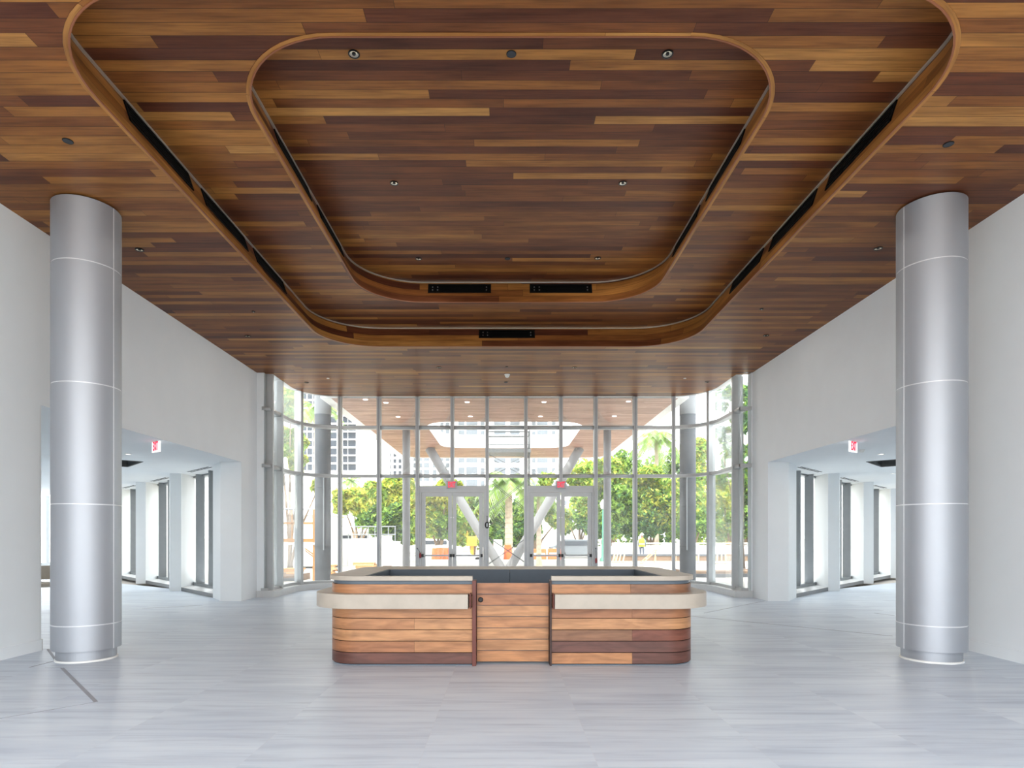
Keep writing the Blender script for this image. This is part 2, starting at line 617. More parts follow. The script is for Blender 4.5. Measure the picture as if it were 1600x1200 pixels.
M['win'] = simple('dark window glass', srgb(62, 68, 76), 0.5, var=0.2, scale=0.3, spec=0.15)
M['win_pale'] = simple('grey window glass', srgb(108, 114, 120), 0.5, var=0.15, scale=0.3, spec=0.15)
M['roof'] = simple('pale roof', srgb(226, 224, 218), 0.8)
M['bark'] = simple('grey brown bark', srgb(126, 106, 86), 0.9, var=0.2, scale=4)
M['palm_bark'] = simple('pale palm trunk', srgb(172, 156, 138), 0.9, var=0.15, scale=6)
M['leaf_y'] = leaf_mat('yellow green leaves', srgb(196, 196, 92))
M['leaf_g'] = leaf_mat('mid green leaves', srgb(142, 172, 84))
M['leaf_d'] = leaf_mat('deep green leaves', srgb(92, 128, 84))
M['leaf_s'] = leaf_mat('grey green fronds', srgb(150, 170, 124))
M['green_metal'] = simple('green enamel', srgb(78, 138, 116), 0.5)
M['scaf'] = simple('dark scaffold steel', srgb(74, 78, 80), 0.5, 0.4)

# ------------------------------------------------------------------ dimensions
H1, H2, H3 = 5.71, 6.16, 6.61     # three ceiling heights
WX = 6.3                            # side walls
YB = -1.6                           # open entrance side behind the camera
RC = 0.06                           # axis of the recesses
SOF = 3.33                          # wing ceiling height

# path of the ceiling edge / curtain wall bay (open, from left to right, normals outward)
EXH, EYF, ER, EY0 = 5.95, 18.26, 1.16, 15.55
_p = [(-EXH, EY0, -1, 0)]
for i in range(17):
    a = pi - (pi / 2) * i / 16
    _p.append((-EXH + ER + ER * cos(a), EYF - ER + ER * sin(a), cos(a), sin(a)))
for i in range(17):
    a = pi / 2 - (pi / 2) * i / 16
    _p.append((EXH - ER + ER * cos(a), EYF - ER + ER * sin(a), cos(a), sin(a)))
_p.append((EXH, EY0, 1, 0))
BAY = with_length(_p)
S_SIDE = EYF - ER - EY0
S_ARC = ER * pi / 2
S_END = BAY[-1][4]
def s_flat(x): return S_SIDE + S_ARC + (x + EXH - ER)
def s_left(y): return y - EY0
def s_right(y): return S_END - (y - EY0)
def s_arc_l(deg): return S_SIDE + ER * radians(deg)       # 0 = side, 90 = flat
def s_arc_r(deg): return S_END - S_SIDE - ER * radians(deg)

# ------------------------------------------------------------------ the setting: floor, walls, ceilings
bm = bmesh.new()
add_prism(bm, [(-26, -2.0), (26, -2.0), (26, 30), (6.55, 15.75), (6.3, 15.75), (6.3, 18.55), (-6.3, 18.55), (-6.3, 15.75), (-6.55, 15.75), (-26, 30)], -0.25, 0.0)
struct('floor', bm, M['floor'])

OUT_REC = rounded_rect(RC - 3.92, RC + 3.92, 4.67, 13.45, 1.15, r_near=1.15)
IN_REC = rounded_rect(RC - 2.77, RC + 2.77, 5.67, 12.09, 1.12)
LEAN = 0.15                         # the fascias lean outward towards the top
low_outer = [(-WX, YB), (-WX, 15.8), (-EXH, 15.8)] + [(p[0], p[1]) for p in BAY[1:-1]] + [(EXH, 15.8), (WX, 15.8), (WX, YB)]
struct('ceiling', fill_plan([low_outer, OUT_REC], H1), M['ceil'])
struct('ceiling_middle', fill_plan([[(p[0] + p[2] * 0.4, p[1] + p[3] * 0.4) for p in OUT_REC], IN_REC], H2), M['ceil'])
struct('ceiling_upper', fill_plan([[(p[0] + p[2] * 0.4, p[1] + p[3] * 0.4) for p in IN_REC]], H3), M['ceil'])


def fascia(n, path, z0, z1):
    P = with_length(path, True)
    bm = bmesh.new()
    uv = bm.loops.layers.uv.new('UVMap')
    add_sweep(bm, P, 0.0, 0.05, z0 - 0.004, z1 + 0.03, uv=uv, v_off=-z0 + 0.001, lean=LEAN * (z1 - z0 + 0.034) / (z1 - z0))
    f = struct('trim_%d' % n, bm, M['fascia'], smooth=True)
    bm = bmesh.new()
    add_sweep(bm, P, -0.003, 0.014, z0 - 0.008, z0 + 0.004)
    struct('edge_band', bm, M['edge'], f, smooth=True)
    bm = bmesh.new()
    add_sweep(bm, P, LEAN - 0.03, LEAN - 0.006, z1 - 0.022, z1 - 0.002)
    struct('metal_bead', bm, M['silver_trim'], f, smooth=True)


fascia(1, OUT_REC, H1, H2)
fascia(2, IN_REC, H2, H3)

# opaque roof and bulkhead above the ceilings
bm = bmesh.new()
add_box(bm, (-6.7, YB - 0.3, 6.9), (6.7, 18.9, 7.3))
struct('ceiling_roof', bm, M['wall'])
bm = sweep(BAY, 0.0, 0.22, H1 + 0.02, 6.92)
struct('wall_front_bulkhead', bm, M['frame'])


def side(sg, nm):
    """one long side wall, its opening, the pier, the wing beyond with its three windows"""
    X = lambda x, y: (sg * x, y)
    r = 0.10
    lip = 6.12 if sg < 0 else 6.27
    bm = bmesh.new()
    pts = [X(WX, YB), X(WX, 8.42 - r)]
    for i in range(1, 7):
        a = (pi / 2) * i / 6
        pts.append(X(WX + r - r * cos(a), 8.42 - r + r * sin(a)))
    pts += [X(WX + 0.36, 8.42), X(WX + 0.36, YB)]
    add_prism(bm, pts, 0, SOF)
    add_box(bm, (min(sg * WX, sg * (WX + 0.36)), YB, SOF), (max(sg * WX, sg * (WX + 0.36)), 15.85, 6.92))
    add_prism(bm, [X(WX, 14.7), X(6.80, 14.7), X(7.36, 15.5), X(6.95, 15.95), X(6.55, 15.9), X(lip, 15.85), X(lip, 15.62), X(WX, 15.62)], 0, SOF)
    add_box(bm, (min(sg * lip, sg * (WX + 0.1)), 15.62, SOF), (max(sg * lip, sg * (WX + 0.1)), 15.85, 6.92))
    struct('wall_' + nm, bm, M['wall'])
    bm = bmesh.new()
    pts = [X(WX - 0.012, YB), X(WX - 0.012, 8.35)]
    for i in range(1, 7):
        a = (pi / 2) * i / 6
        pts.append(X(WX + 0.10 - 0.112 * cos(a), 8.332 + 0.11 * sin(a)))
    pts += [X(WX + 0.30, 8.44), X(WX + 0.30, 8.3), X(WX + 0.05, 8.3), X(WX + 0.05, YB)]
    add_prism(bm, pts, 0, 0.15)
    struct('baseboard_' + nm, bm, M['wall'])
    # wing: piers, ceiling, far walls
    step = Vector((2.62, 2.76))
    d = step.normalized()
    nrm = Vector((-d.y, d.x))
    G0 = Vector((6.96, 15.88))
    bm = bmesh.new()
    for k in range(4):
        o = step * k
        F, C, D, E = Vector((9.17, 17.42)) + o, Vector((9.45, 17.34)) + o, Vector((10.02, 18.36)) + o, Vector((9.28, 18.3)) + o
        D2 = D + nrm * 0.62
        add_prism(bm, [X(*F), X(*C), X(*D), X(*D2), X(*(E + nrm * 0.05))], 0, SOF)
    # end wall frame pieces and the room-side wall
    Pe = G0 + step * 4.05
    q = Vector((d.y, -d.x))
    def seg(a, b, z0, z1, th=0.2, side_=1):
        a, b = Vector(a), Vector(b)
        t = (b - a).normalized()
        n = Vector((-t.y, t.x)) * th * side_
        add_prism(bm, [X(*a), X(*b), X(*(b + n)), X(*(a + n))], z0, z1)
    seg(Pe, Pe + q * 0.6, 0, SOF)
    seg(Pe + q * 0.6, Pe + q * 7.0, 0, 0.45)
    for u in (2.0, 3.4, 5.0):
        seg(Pe + q * u, Pe + q * (u + 0.12), 0.45, SOF - 0.08)
    seg(Pe + q * 6.6, Pe + q * 8.2, 0, SOF)
    seg(Vector((WX + 0.3, 3.6)), Pe + q * 8.2, 0, SOF, 0.2, -1)
    struct('wall_%s_wing' % nm, bm, M['wall'])
    # wing ceiling with the open access hatch
    Q = [Vector((WX + 0.36, 3.4)), Vector((WX + 0.36, 14.72)), G0 + nrm * 0.05 - d * 0.35, Pe + nrm * 0.05 + d * 0.3, Pe + q * 8.4 + d * 0.3]
    h0 = Vector((8.62, 14.62))
    hole = [h0, h0 + Vector((1.0, 1.06)), h0 + Vector((1.0, 1.06)) + Vector((1.06, -1.0)) * 0.95, h0 + Vector((1.06, -1.0)) * 0.95]
    bm = fill_plan([[X(*p) for p in Q], [X(*p) for p in hole]], SOF)
    ce = struct('ceiling_%s_wing' % nm, bm, M['wall'])
    bm = bmesh.new()
    add_prism(bm, [X(*p) for p in [Vector((WX + 0.1, 3.2)), Vector((WX + 0.1, 14.8)), G0 + nrm * 0.4 - d * 0.3, Pe + nrm * 0.4 + d * 0.6, Pe + q * 8.8 + d * 0.6]], SOF + 0.75, SOF + 1.0)
    struct('ceiling_%s_wing_roof' % nm, bm, M['wall'])
    bm = bmesh.new()
    a, b = G0 - d * 0.4 + nrm * 0.12, Pe + d * 0.3 + nrm * 0.12
    add_prism(bm, [X(*a), X(*b), X(*(b + nrm * 0.2)), X(*(a + nrm * 0.2))], SOF - 0.02, SOF + 0.76)
    a, b = Pe + nrm * 0.1 + d * 0.25, Pe + q * 8.4 + d * 0.25
    add_prism(bm, [X(*a), X(*b), X(*(b + d * 0.2)), X(*(a + d * 0.2))], SOF - 0.02, SOF + 0.76)
    struct('wall_%s_wing_head' % nm, bm, M['wall'])
    # hatch: galvanised lining and ducts seen through the hole
    cc = (hole[0] + hole[2]) / 2
    hatch = thing('ceiling_hatch', 'open square access hatch in the %s-hand wing ceiling, ductwork showing' % nm, 'ceiling hatch', (sg * cc.x, cc.y, SOF), 0, 'open ceiling hatches')
    bm = bmesh.new()
    hp = [Vector((sg * (p.x - cc.x), p.y - cc.y)) for p in hole]
    for i in range(4):
        a, b = hp[i], hp[(i + 1) % 4]
        n = -((a + b) / 2).normalized()
        add_prism(bm, [a, b, b - n * 0.02, a - n * 0.02], -0.012, 0.55)
    obj('hatch_lining', bm, M['metal_grey'], hatch)
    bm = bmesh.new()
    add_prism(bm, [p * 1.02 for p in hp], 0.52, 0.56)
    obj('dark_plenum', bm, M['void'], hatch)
    e1, e2 = (hp[1] - hp[0]).normalized(), (hp[3] - hp[0]).normalized()
    bm = bmesh.new()
    for t in (0.3, 0.72):
        a = hp[0].lerp(hp[3], t) + e1 * 0.03
        b = hp[1].lerp(hp[2], t) - e1 * 0.03
        add_tube(bm, (a.x, a.y, 0.34), (b.x, b.y, 0.34), 0.11, n=14)
    obj('duct', bm, M['metal_grey'], hatch, smooth=True)
    bm = bmesh.new()
    a, b = hp[0].lerp(hp[1], 0.5) + e2 * 0.03, hp[3].lerp(hp[2], 0.5) - e2 * 0.03
    add_tube(bm, (a.x, a.y, 0.15), (b.x, b.y, 0.15), 0.025, n=10)
    obj('pipe', bm, M['glint'], hatch)
    # windows between the piers
    names = ['nearest', 'second', 'third', 'fourth']
    for k in range(4):
        o = step * k
        A = Vector((7.36, 15.5)) + o if k == 0 else Vector((10.02, 18.36)) + step * (k - 1)
        B = Vector((9.17, 17.42)) + o
        gl0, gl1 = G0 + o + d * (0.02 if k == 0 else 0.55), G0 + o + d * 3.36
        w = structure('window_%d' % ((2 if sg < 0 else 6) + k))
        bm = bmesh.new()
        def pr(bm, pts, z0, z1, mi=0, mt=None): add_prism(bm, [X(*p) for p in pts], z0, z1, mi, mt)
        pr(bm, [A, B, gl1 + nrm * 0.02, gl0 + nrm * 0.02], 0.0, 0.105, 0, 1)
        struct('window_sill', bm, [M['sill_edge'], M['sill']], w)
        bm = bmesh.new()
        pr(bm, [gl0 - nrm * 0.05, gl1 - nrm * 0.05, gl1 + nrm * 0.05, gl0 + nrm * 0.05], 0.105, 0.20)
        pr(bm, [gl0 - nrm * 0.03, gl1 - nrm * 0.03, gl1 + nrm * 0.05, gl0 + nrm * 0.05], SOF - 0.05, SOF - 0.002)
        struct('window_frame', bm, M['frame_dark'], w)
        for t, dep in ((0.12, 0.25), (1.26, 0.25), (2.55, 0.18)):
            if k and t < 0.5: continue
            c = G0 + o + d * t
            bm = bmesh.new()
            pr(bm, [c - d * 0.03 - nrm * dep, c + d * 0.03 - nrm * dep, c + d * 0.03 + nrm * 0.05, c - d * 0.03 + nrm * 0.05], 0.20, SOF - 0.003)
            struct('mullion_fin', bm, M['frame_dark'], w)
        bm = bmesh.new()
        pr(bm, [gl0, gl1, gl1 + nrm * 0.012, gl0 + nrm * 0.012], 0.2, SOF - 0.05)
        struct('glass_pane', bm, M['glass_clean'], w)
        # two-slot linear air diffuser in the ceiling just inside the window
        s0, s1 = A + d * 0.25 + nrm * 0.02, A + d * 2.0 + nrm * 0.02
        c = (s0 + s1) / 2
        df = thing('slot_diffuser', 'black two-slot air diffuser in the %s wing ceiling over the %s window' % (nm, names[k]), 'air vent', (sg * c.x, c.y, SOF), 0, 'slot diffusers over the wing windows')
        bm = bmesh.new()
        L = [(-0.87, 0.87)]
        for a, b in L:
            q4 = [d * a - nrm * 0.075, d * b - nrm * 0.075, d * b + nrm * 0.075, d * a + nrm * 0.075]
            add_prism(bm, [X(*p) for p in q4], -0.006, -0.001)
        obj('diffuser_frame', bm, M['wall'], df)
        for off in (-0.04, 0.04):
            bm = bmesh.new()
            for a, b in ((-0.84, -0.22), (-0.16, 0.36), (0.42, 0.84)):
                q4 = [d * a + nrm * (off - 0.02), d * b + nrm * (off - 0.02), d * b + nrm * (off + 0.02), d * a + nrm * (off + 0.02)]
                add_prism(bm, [X(*p) for p in q4], -0.009, -0.0055)
            obj('slot', bm, M['void'], df)


side(-1, 'left')
side(1, 'right')

# ------------------------------------------------------------------ curtain wall bay with its curb
curb = struct('trim_3', sweep(BAY, -0.12, 0.34, 0.0, 0.165), M['curb'], smooth=True)
Z_T1, Z_T2, Z_DH = 4.80, 3.35, 3.01
GZ = 0.17
w1 = structure('window_1')
flat_x = [at(px, 800, 18.3).x for px in (531, 591.5, 652, 706.5, 761, 821.7, 876.5, 931, 993, 1052)]
s_left_m = [s_left(15.78), s_left(16.48), s_arc_l(28)]
s_right_m = [s_arc_r(27), s_right(16.06)]
stations = s_left_m + [s_flat(x) for x in flat_x] + s_right_m
DOORS = [(2, 4), (5, 7)]            # indices into flat_x: mullions that flank a door pair


def station_frame(s):
    p = cut(BAY, s, s + 0.001)[0]
    return Vector((p[0], p[1])), Vector((p[2], p[3])), Vector((p[3], -p[2]))


for i, s in enumerate(stations):
    p, n, t = station_frame(s)
    if 3 <= i < 13:
        fi = i - 3
        mid_door = fi in (3, 6)
        hw, d0, d1 = 0.052, 0.005, 0.24
        z0 = Z_DH + 0.04 if mid_door else 0.0
    elif i in (2, 13):
        hw, d0, d1, z0 = 0.045, 0.0, 0.26, 0.0
        mid_door = False
    else:
        hw, d0, d1, z0 = 0.035, -0.01, 0.27, 0.0
        mid_door = False
    z0 = max(z0, 0.165)
    bm = bmesh.new()
    pts = [p - t * hw + n * d0, p + t * hw + n * d0, p + t * hw + n * d1, p - t * hw + n * d1]
    add_prism(bm, pts, z0, H1 + 0.02)
    if hw > 0.05:   # recessed gasket groove on the room face
        add_prism(bm, [p - t * 0.012 + n * (d0 - 0.004), p + t * 0.012 + n * (d0 - 0.004), p + t * 0.012 + n * (d0 + 0.01), p - t * 0.012 + n * (d0 + 0.01)], z0, H1 + 0.01, 1)
    struct('mullion', bm, [M['frame'], M['frame_dark']], w1)


struct('glass_pane', box((EXH + 0.15, 15.62, 0.2), (6.268, 15.632, H1)), M['glass'], w1)
struct('transom', box((EXH + 0.03, 15.57, Z_T1 - 0.045), (6.268, 15.66, Z_T1 + 0.045)), M['frame'], w1)
struct('transom', box((EXH + 0.03, 15.57, Z_T2 - 0.045), (6.268, 15.66, Z_T2 + 0.045)), M['frame'], w1)


def door_span(s):
    for a, b in DOORS:
        if s_flat(flat_x[a]) - 0.01 <= s <= s_flat(flat_x[b]) + 0.01: return True
    return False


cuts = [0.02] + stations + [S_END - 0.02]
for a, b in zip(cuts, cuts[1:]):
    a2, b2 = a + 0.03, b - 0.03
    if b2 - a2 < 0.05: continue
    P = cut(BAY, a2, b2)
    in_door = door_span((a + b) / 2)
    levels = [(Z_T1, H1 + 0.01), (Z_T2, Z_T1), (Z_DH if in_door else GZ, Z_T2)]
    for zc in (Z_T1, Z_T2):
        struct('transom', sweep(P, 0.03, 0.22, zc - 0.045, zc + 0.045), M['frame'], w1, smooth=True)
    if not in_door:
        struct('bottom_rail', sweep(P, 0.06, 0.24, 0.165, 0.235), M['frame'], w1)
    for z0, z1 in levels:
        struct('glass_pane', sweep(P, 0.135, 0.147, z0 + 0.03, z1 - 0.03), M['glass'], w1, smooth=True)


# ------------------------------------------------------------------ double doors
def double_door(n, xa, xb, label_side):
    """all-glass double exit door with push bars in the curtain wall"""
    Yf = EYF + 0.03
    dr = structure('door_%d' % n)
    x0, x1 = xa + 0.055, xb - 0.055
    ztop = Z_DH
    bm = bmesh.new()
    add_box(bm, (x0, Yf, ztop - 0.045), (x1, Yf + 0.2, ztop + 0.045))
    add_box(bm, (x0, Yf + 0.02, 0.165), (x0 + 0.06, Yf + 0.18, ztop - 0.045))
    add_box(bm, (x1 - 0.06, Yf + 0.02, 0.165), (x1, Yf + 0.18, ztop - 0.045))
    add_box(bm, (x0 + 0.06, Yf + 0.02, ztop - 0.15), (x1 - 0.06, Yf + 0.18, ztop - 0.045))
    struct('door_frame', bm, M['frame'], dr)
    xm = (x0 + x1) / 2
    for lx0, lx1, hinge in ((x0 + 0.068, xm - 0.006, 0), (xm + 0.006, x1 - 0.068, 1)):
        zt = ztop - 0.158
        bm = bmesh.new()
        st = 0.115
        add_box(bm, (lx0, Yf + 0.05, 0.172), (lx0 + st, Yf + 0.1, zt))
        add_box(bm, (lx1 - st, Yf + 0.05, 0.172), (lx1, Yf + 0.1, zt))
        add_box(bm, (lx0 + st, Yf + 0.05, zt - 0.115), (lx1 - st, Yf + 0.1, zt))
        add_box(bm, (lx0 + st, Yf + 0.05, 0.172), (lx1 - st, Yf + 0.1, 0.42))
        lf = struct('door_leaf', bm, M['frame'], dr)
        struct('leaf_glass', box((lx0 + st - 0.005, Yf + 0.07, 0.42), (lx1 - st + 0.005, Yf + 0.082, zt - 0.115)), M['glass'], lf)
        zb = EYE - 30 * 18.3 / FPX
        bm = bmesh.new()
        add_box(bm, (lx0 + 0.03, Yf - 0.02, zb - 0.028), (lx1 - 0.03, Yf + 0.03, zb + 0.028))
        bevel(bm, 0.008)
        struct('push_bar', bm, M['frame'], lf)
        for ex in (lx0 + 0.035, lx1 - 0.035):
            struct('push_bar_end', bevel(box((ex - 0.035, Yf - 0.03, zb - 0.045), (ex + 0.035, Yf + 0.05, zb + 0.045)), 0.006), M['black'], lf)
        cxl = lx1 - 0.03 if hinge == 0 else lx0 + 0.03
        struct('lock_cylinder', tube((cxl, Yf + 0.035, EYE + 29.5 * 18.3 / FPX), (cxl, Yf + 0.055, EYE + 29.5 * 18.3 / FPX), 0.016), M['white_plastic'], lf)
    # exit sign fixed over the door head
    sp = at(706 if n == 1 else 876.5, 757.8, 18.25)
    ex = thing('exit_sign', 'grey exit sign with red letters above the %s-hand glass door pair' % label_side, 'exit sign', (sp.x, EYF - 0.028, sp.z), 0, 'exit signs over the glass doors')
    obj('sign_plate', bevel(box((-0.155, -0.015, -0.115), (0.155, 0.028, 0.115)), 0.006), M['exit_grey'], ex)
    add_text('letters', 'EXIT', 0.235, M['exit_red'], ex, Matrix.Translation((0, -0.019, 0)) @ Matrix.Rotation(pi / 2, 4, 'X'), 0.003, 0.004, 0.46)


double_door(1, flat_x[2], flat_x[4], 'left')
double_door(2, flat_x[5], flat_x[7], 'right')


# small things hanging on the door frames
p = at(761, 812, 18.24)
cl = thing('cable_loop', 'small black cable coil hanging on the mullion between the doors', 'cable', (p.x, EYF - 0.012, p.z))
bm = bmesh.new()
pts = [Vector((0.05 * cos(a) * 1.0, 0, -0.16 + 0.085 * sin(a))) for a in [2 * pi * i / 20 for i in range(21)]]
for a, b in zip(pts, pts[1:]): add_tube(bm, a, b, 0.018, n=8)
add_tube(bm, (0, 0, -0.08), (0, 0, 0.10), 0.008, n=8)
obj('coil', bm, M['black'], cl, smooth=True)
obj('hook', tube((0, 0.02, 0.10), (0, -0.03, 0.10), 0.014, n=8), M['black'], cl)
for (px, py, px2, py2, nm, lb) in ((656.5, 868, 652, 857, 'pull_cord', 'short black cord with a red grip beside the left glass doors'),
                                   (931.5, 876, 931, 857, 'pull_cord', 'black cord with a red oval grip beside the right glass doors')):
    g, t = at(px, py, 18.24), at(px2, py2, 18.24)
    o = thing(nm, lb, 'cord', (g.x, EYF - 0.02, g.z), 0, 'cords hanging by the glass doors')
    d = t - g
    obj('grip', lathe([(0, -0.09), (0.028, -0.06), (0.034, 0), (0.028, 0.06), (0, 0.09)], 12), M['red'], o, smooth=True)
    obj('cord', tube((0, 0, 0.08), (d.x, 0, d.z), 0.006, n=6), M['black'], o)
    obj('peg', tube((d.x, 0.03, d.z), (d.x, -0.015, d.z), 0.018, n=10), M['black'], o)


# exit signs in the wings, hung under the soffit
def hung_exit(sg, nm):
    p = Vector((sg * 6.52, 11.5, SOF))
    t = thing('exit_sign', 'lit white exit sign hanging from the %s wing ceiling' % nm, 'exit sign', p, -sg * radians(-38), 'exit signs hanging in the wings')
    obj('ceiling_canopy', bevel(box((-0.13, -0.035, -0.012), (0.13, 0.035, 0.0)), 0.004), M['white_plastic'], t)
    bm = box((-0.16, -0.012, -0.205), (0.16, 0.012, -0.012))
    obj('sign_panel', bm, M['exit_white'], t)
    add_text('letters', 'EXIT', 0.235, M['exit_red'], t, Matrix.Translation((0, -0.016, -0.10)) @ Matrix.Rotation(pi / 2, 4, 'X'), 0.003, 0.005, 0.46)


hung_exit(-1, 'left')
hung_exit(1, 'right')


# ------------------------------------------------------------------ columns
def column(x, y, r, seam_deg, label):
    t = thing('round_column', label, 'column', (x, y, 0), 0, 'metal clad columns of the lobby')
    n = 72
    zs = [0.132, 0.455, 1.945, 3.43, 4.92, H1 - 0.012]
    obj('plinth', lathe([(0, 0.022), (r - 0.05, 0.022), (r - 0.05, 0.16), (0, 0.16)], n), M['steel'], t, smooth=False)
    obj('base_seal', lathe([(0, 0), (r - 0.036, 0), (r - 0.04, 0.022), (0, 0.022)], n), M['white_plastic'], t)
    for a, b in zip(zs[1:], zs[2:]):
        sh = obj('cladding_panel', lathe([(0, a + 0.007), (r, a + 0.007), (r, b - 0.007), (0, b - 0.007)], n), M['steel'], t)
        for pl in sh.data.polygons: pl.use_smooth = abs(pl.normal.z) < 0.5
    sh = obj('cladding_panel', lathe([(0, 0.142), (r, 0.142), (r, 0.448), (0, 0.448)], n), M['steel'], t)
    for pl in sh.data.polygons: pl.use_smooth = abs(pl.normal.z) < 0.5
    for z in zs[1:-1]:
        obj('joint_ring', lathe([(0, z - 0.008), (r - 0.004, z - 0.008), (r - 0.004, z + 0.008), (0, z + 0.008)], n), M['steel_line'], t)
    obj('shadow_gap', lathe([(0, H1 - 0.02), (r - 0.03, H1 - 0.02), (r - 0.03, H1 - 0.001), (0, H1 - 0.001)], n), M['void'], t)
    a = radians(seam_deg)
    bm = bmesh.new()
    Mx = Matrix.Rotation(a, 4, 'Z')
    add_box(bm, (r - 0.012, -0.006, 0.14), (r + 0.0015, 0.006, H1 - 0.02), 0, Mx)
    obj('vertical_seam', bm, M['steel_line'], t)


column(-5.31, 7.81, 0.377, -8, 'silver metal clad round column on the left of the counter')
column(5.39, 7.765, 0.377, 187, 'silver metal clad round column on the right of the counter')

# ------------------------------------------------------------------ reception counter
CXC = 0.085
CHW, CF, CB, CR = 2.245, 7.366, 9.75, 0.38
GX0, GX1 = -0.385, 0.56          # gap for the gate
COUNTER = thing('reception_counter', 'wooden island reception counter with rounded corners and beige tops, centre of lobby', 'counter', (0, 0, 0))
# open path: from the right edge of the gap, along the front, round the back, to the left edge of the gap
def counter_path(off=0.0):
    P = rounded_rect(CXC - CHW - off, CXC + CHW + off, CF - off, CB + off, CR + off, 10)
    return with_length([(GX1, CF - off, 0, -1)] + P + [(GX0, CF - off, 0, -1)])
CP = counter_path()
CL = CP[-1][4]
tan_, mid_, dk_, br_, lt_ = srgb(184, 130, 88), srgb(166, 112, 76), srgb(104, 66, 56), srgb(144, 102, 74), srgb(194, 142, 98)
BM = [board('tan board', tan_, 1.3), board('warm board', lt_, 4.2), board('mid brown board', mid_, 7.9), board('brown board', br_, 11.4), board('dark purple brown board', dk_, 15.8), board('dark red brown board', srgb(124, 72, 54), 19.7)]
# material and break positions per course; first list runs right from the gate, last entry reaches the left of the gate
fr = CHW + CXC - GX1                 # front straight length right of the gap (to the outline)
courses = [
    [(0.0, 0), (0.97, 4), (3.4, 5), (6.5, 3), (9.6, 4)],
    [(0.0, 4), (3.9, 2), (7.0, 0), (9.35, 2), (11.45, 0)],
    [(0.0, 3), (0.97, 5), (3.6, 2), (6.2, 0), (9.3, 1)],
    [(0.0, 1), (3.2, 0), (6.8, 3), (9.6, 0), (11.45, 1)],
    [(0.0, 2), (0.97, 2), (3.0, 4), (6.0, 3), (9.9, 0)],
    [(0.0, 2), (2.6, 3), (5.6, 0), (9.2, 1)],
    [(0.0, 0), (0.95, 3), (3.1, 2), (6.6, 4), (9.5, 0)],
]
ch = 0.137
bm = bmesh.new()
uv = bm.loops.layers.uv.new('UVMap')
for k, cs in enumerate(courses):
    z0 = 0.018 + k * ch
    for i, (s0, mi) in enumerate(cs):
        s1 = cs[i + 1][0] if i + 1 < len(cs) else CL
        s1 = min(s1, CL)
        add_sweep(bm, cut(CP, s0 + (0.0012 if i else 0), s1 - 0.0012), -0.02, 0.0, z0 + 0.005, z0 + ch - 0.004, mi, uv, v_off=k * 3.3, u_off=k * 5.7 + i * 2.1)
obj('board_cladding', bm, BM, COUNTER, smooth=True)
obj('cladding_backing', sweep(counter_path(), -0.0215, -0.011, 0.015, 0.975), M['void'], COUNTER)
bm = bmesh.new()
CI = counter_path(-0.022)
add_sweep(bm, cut(CI, 0.0, CI[-1][4]), -0.036, 0.0, 0.0, 1.02)
obj('body_shell', bm, M['slate'], COUNTER, smooth=True)
# inner lining of the well
IX0, IX1, IY0, IY1 = -1.66, 1.88, 7.43, 8.92
bm = bmesh.new()
add_box(bm, (IX0 - 0.04, IY0, 0.02), (IX0, IY1, 1.069))
add_box(bm, (IX1, IY0, 0.02), (IX1 + 0.04, IY1, 1.069))
add_box(bm, (IX0 - 0.04, IY1, 0.02), (0.07, IY1 + 0.04, 1.069))
add_box(bm, (0.076, IY1, 0.02), (IX1 + 0.04, IY1 + 0.04, 1.069))
add_box(bm, (IX0, IY0, 0.02), (GX0 - 0.002, IY0 + 0.015, 1.069))
add_box(bm, (GX1 + 0.002, IY0, 0.02), (IX1, IY0 + 0.015, 1.069))
obj('well_lining', bm, M['slate_shaded'], COUNTER)
# worktop: U-shaped ring with the gate gap
CO = counter_path(0.028)
out_l = [(p[0], p[1]) for p in CO]
# inner boundary from the left of the gap back to the right of the gap
inner = [(GX0, IY0), (IX0 - 0.04, IY0), (IX0 - 0.04, IY1 + 0.04), (IX1 + 0.04, IY1 + 0.04), (IX1 + 0.04, IY0), (GX1, IY0)]
bm = prism(out_l + inner, 1.02, 1.072)
obj('worktop', bm, M['beige'], COUNTER, smooth=True)
# lower ledge wrapping front and sides on each half
def ledge(s0, s1):
    P = cut(CP, s0, s1)
    bm = bmesh.new()
    add_sweep(bm, P, -0.001, 0.185, 0.70, 0.868)
    return obj('transaction_ledge', bm, M['beige'], COUNTER, smooth=True)
side_len = CB - CF
half = fr + side_len - 2 * CR + CR * pi / 2
ledge(0.03, half - 0.75)
ledge(CL - (GX0 - (CXC - CHW)) - side_len + 1.5, CL - 0.045)
for xx, sgn in ((GX0 - 0.026, 1), (GX1 + 0.012, -1)):
    obj('ledge_end_plate', box((xx, CF - 0.15, 0.695), (xx + 0.012, CF - 0.002, 0.872)), M['red_wood'], COUNTER)
# jambs
obj('jamb', bevel(box((GX0 - 0.002, CF - 0.035, 0.0), (GX0 + 0.043, 7.53, 1.02)), 0.003), M['red_wood'], COUNTER, label='reddish jamb left of the gate')
obj('jamb', bevel(box((GX1 - 0.02, CF - 0.03, 0.0), (GX1 + 0.002, 7.53, 1.02)), 0.003), M['dark_wood'], COUNTER, label='dark jamb right of the gate')
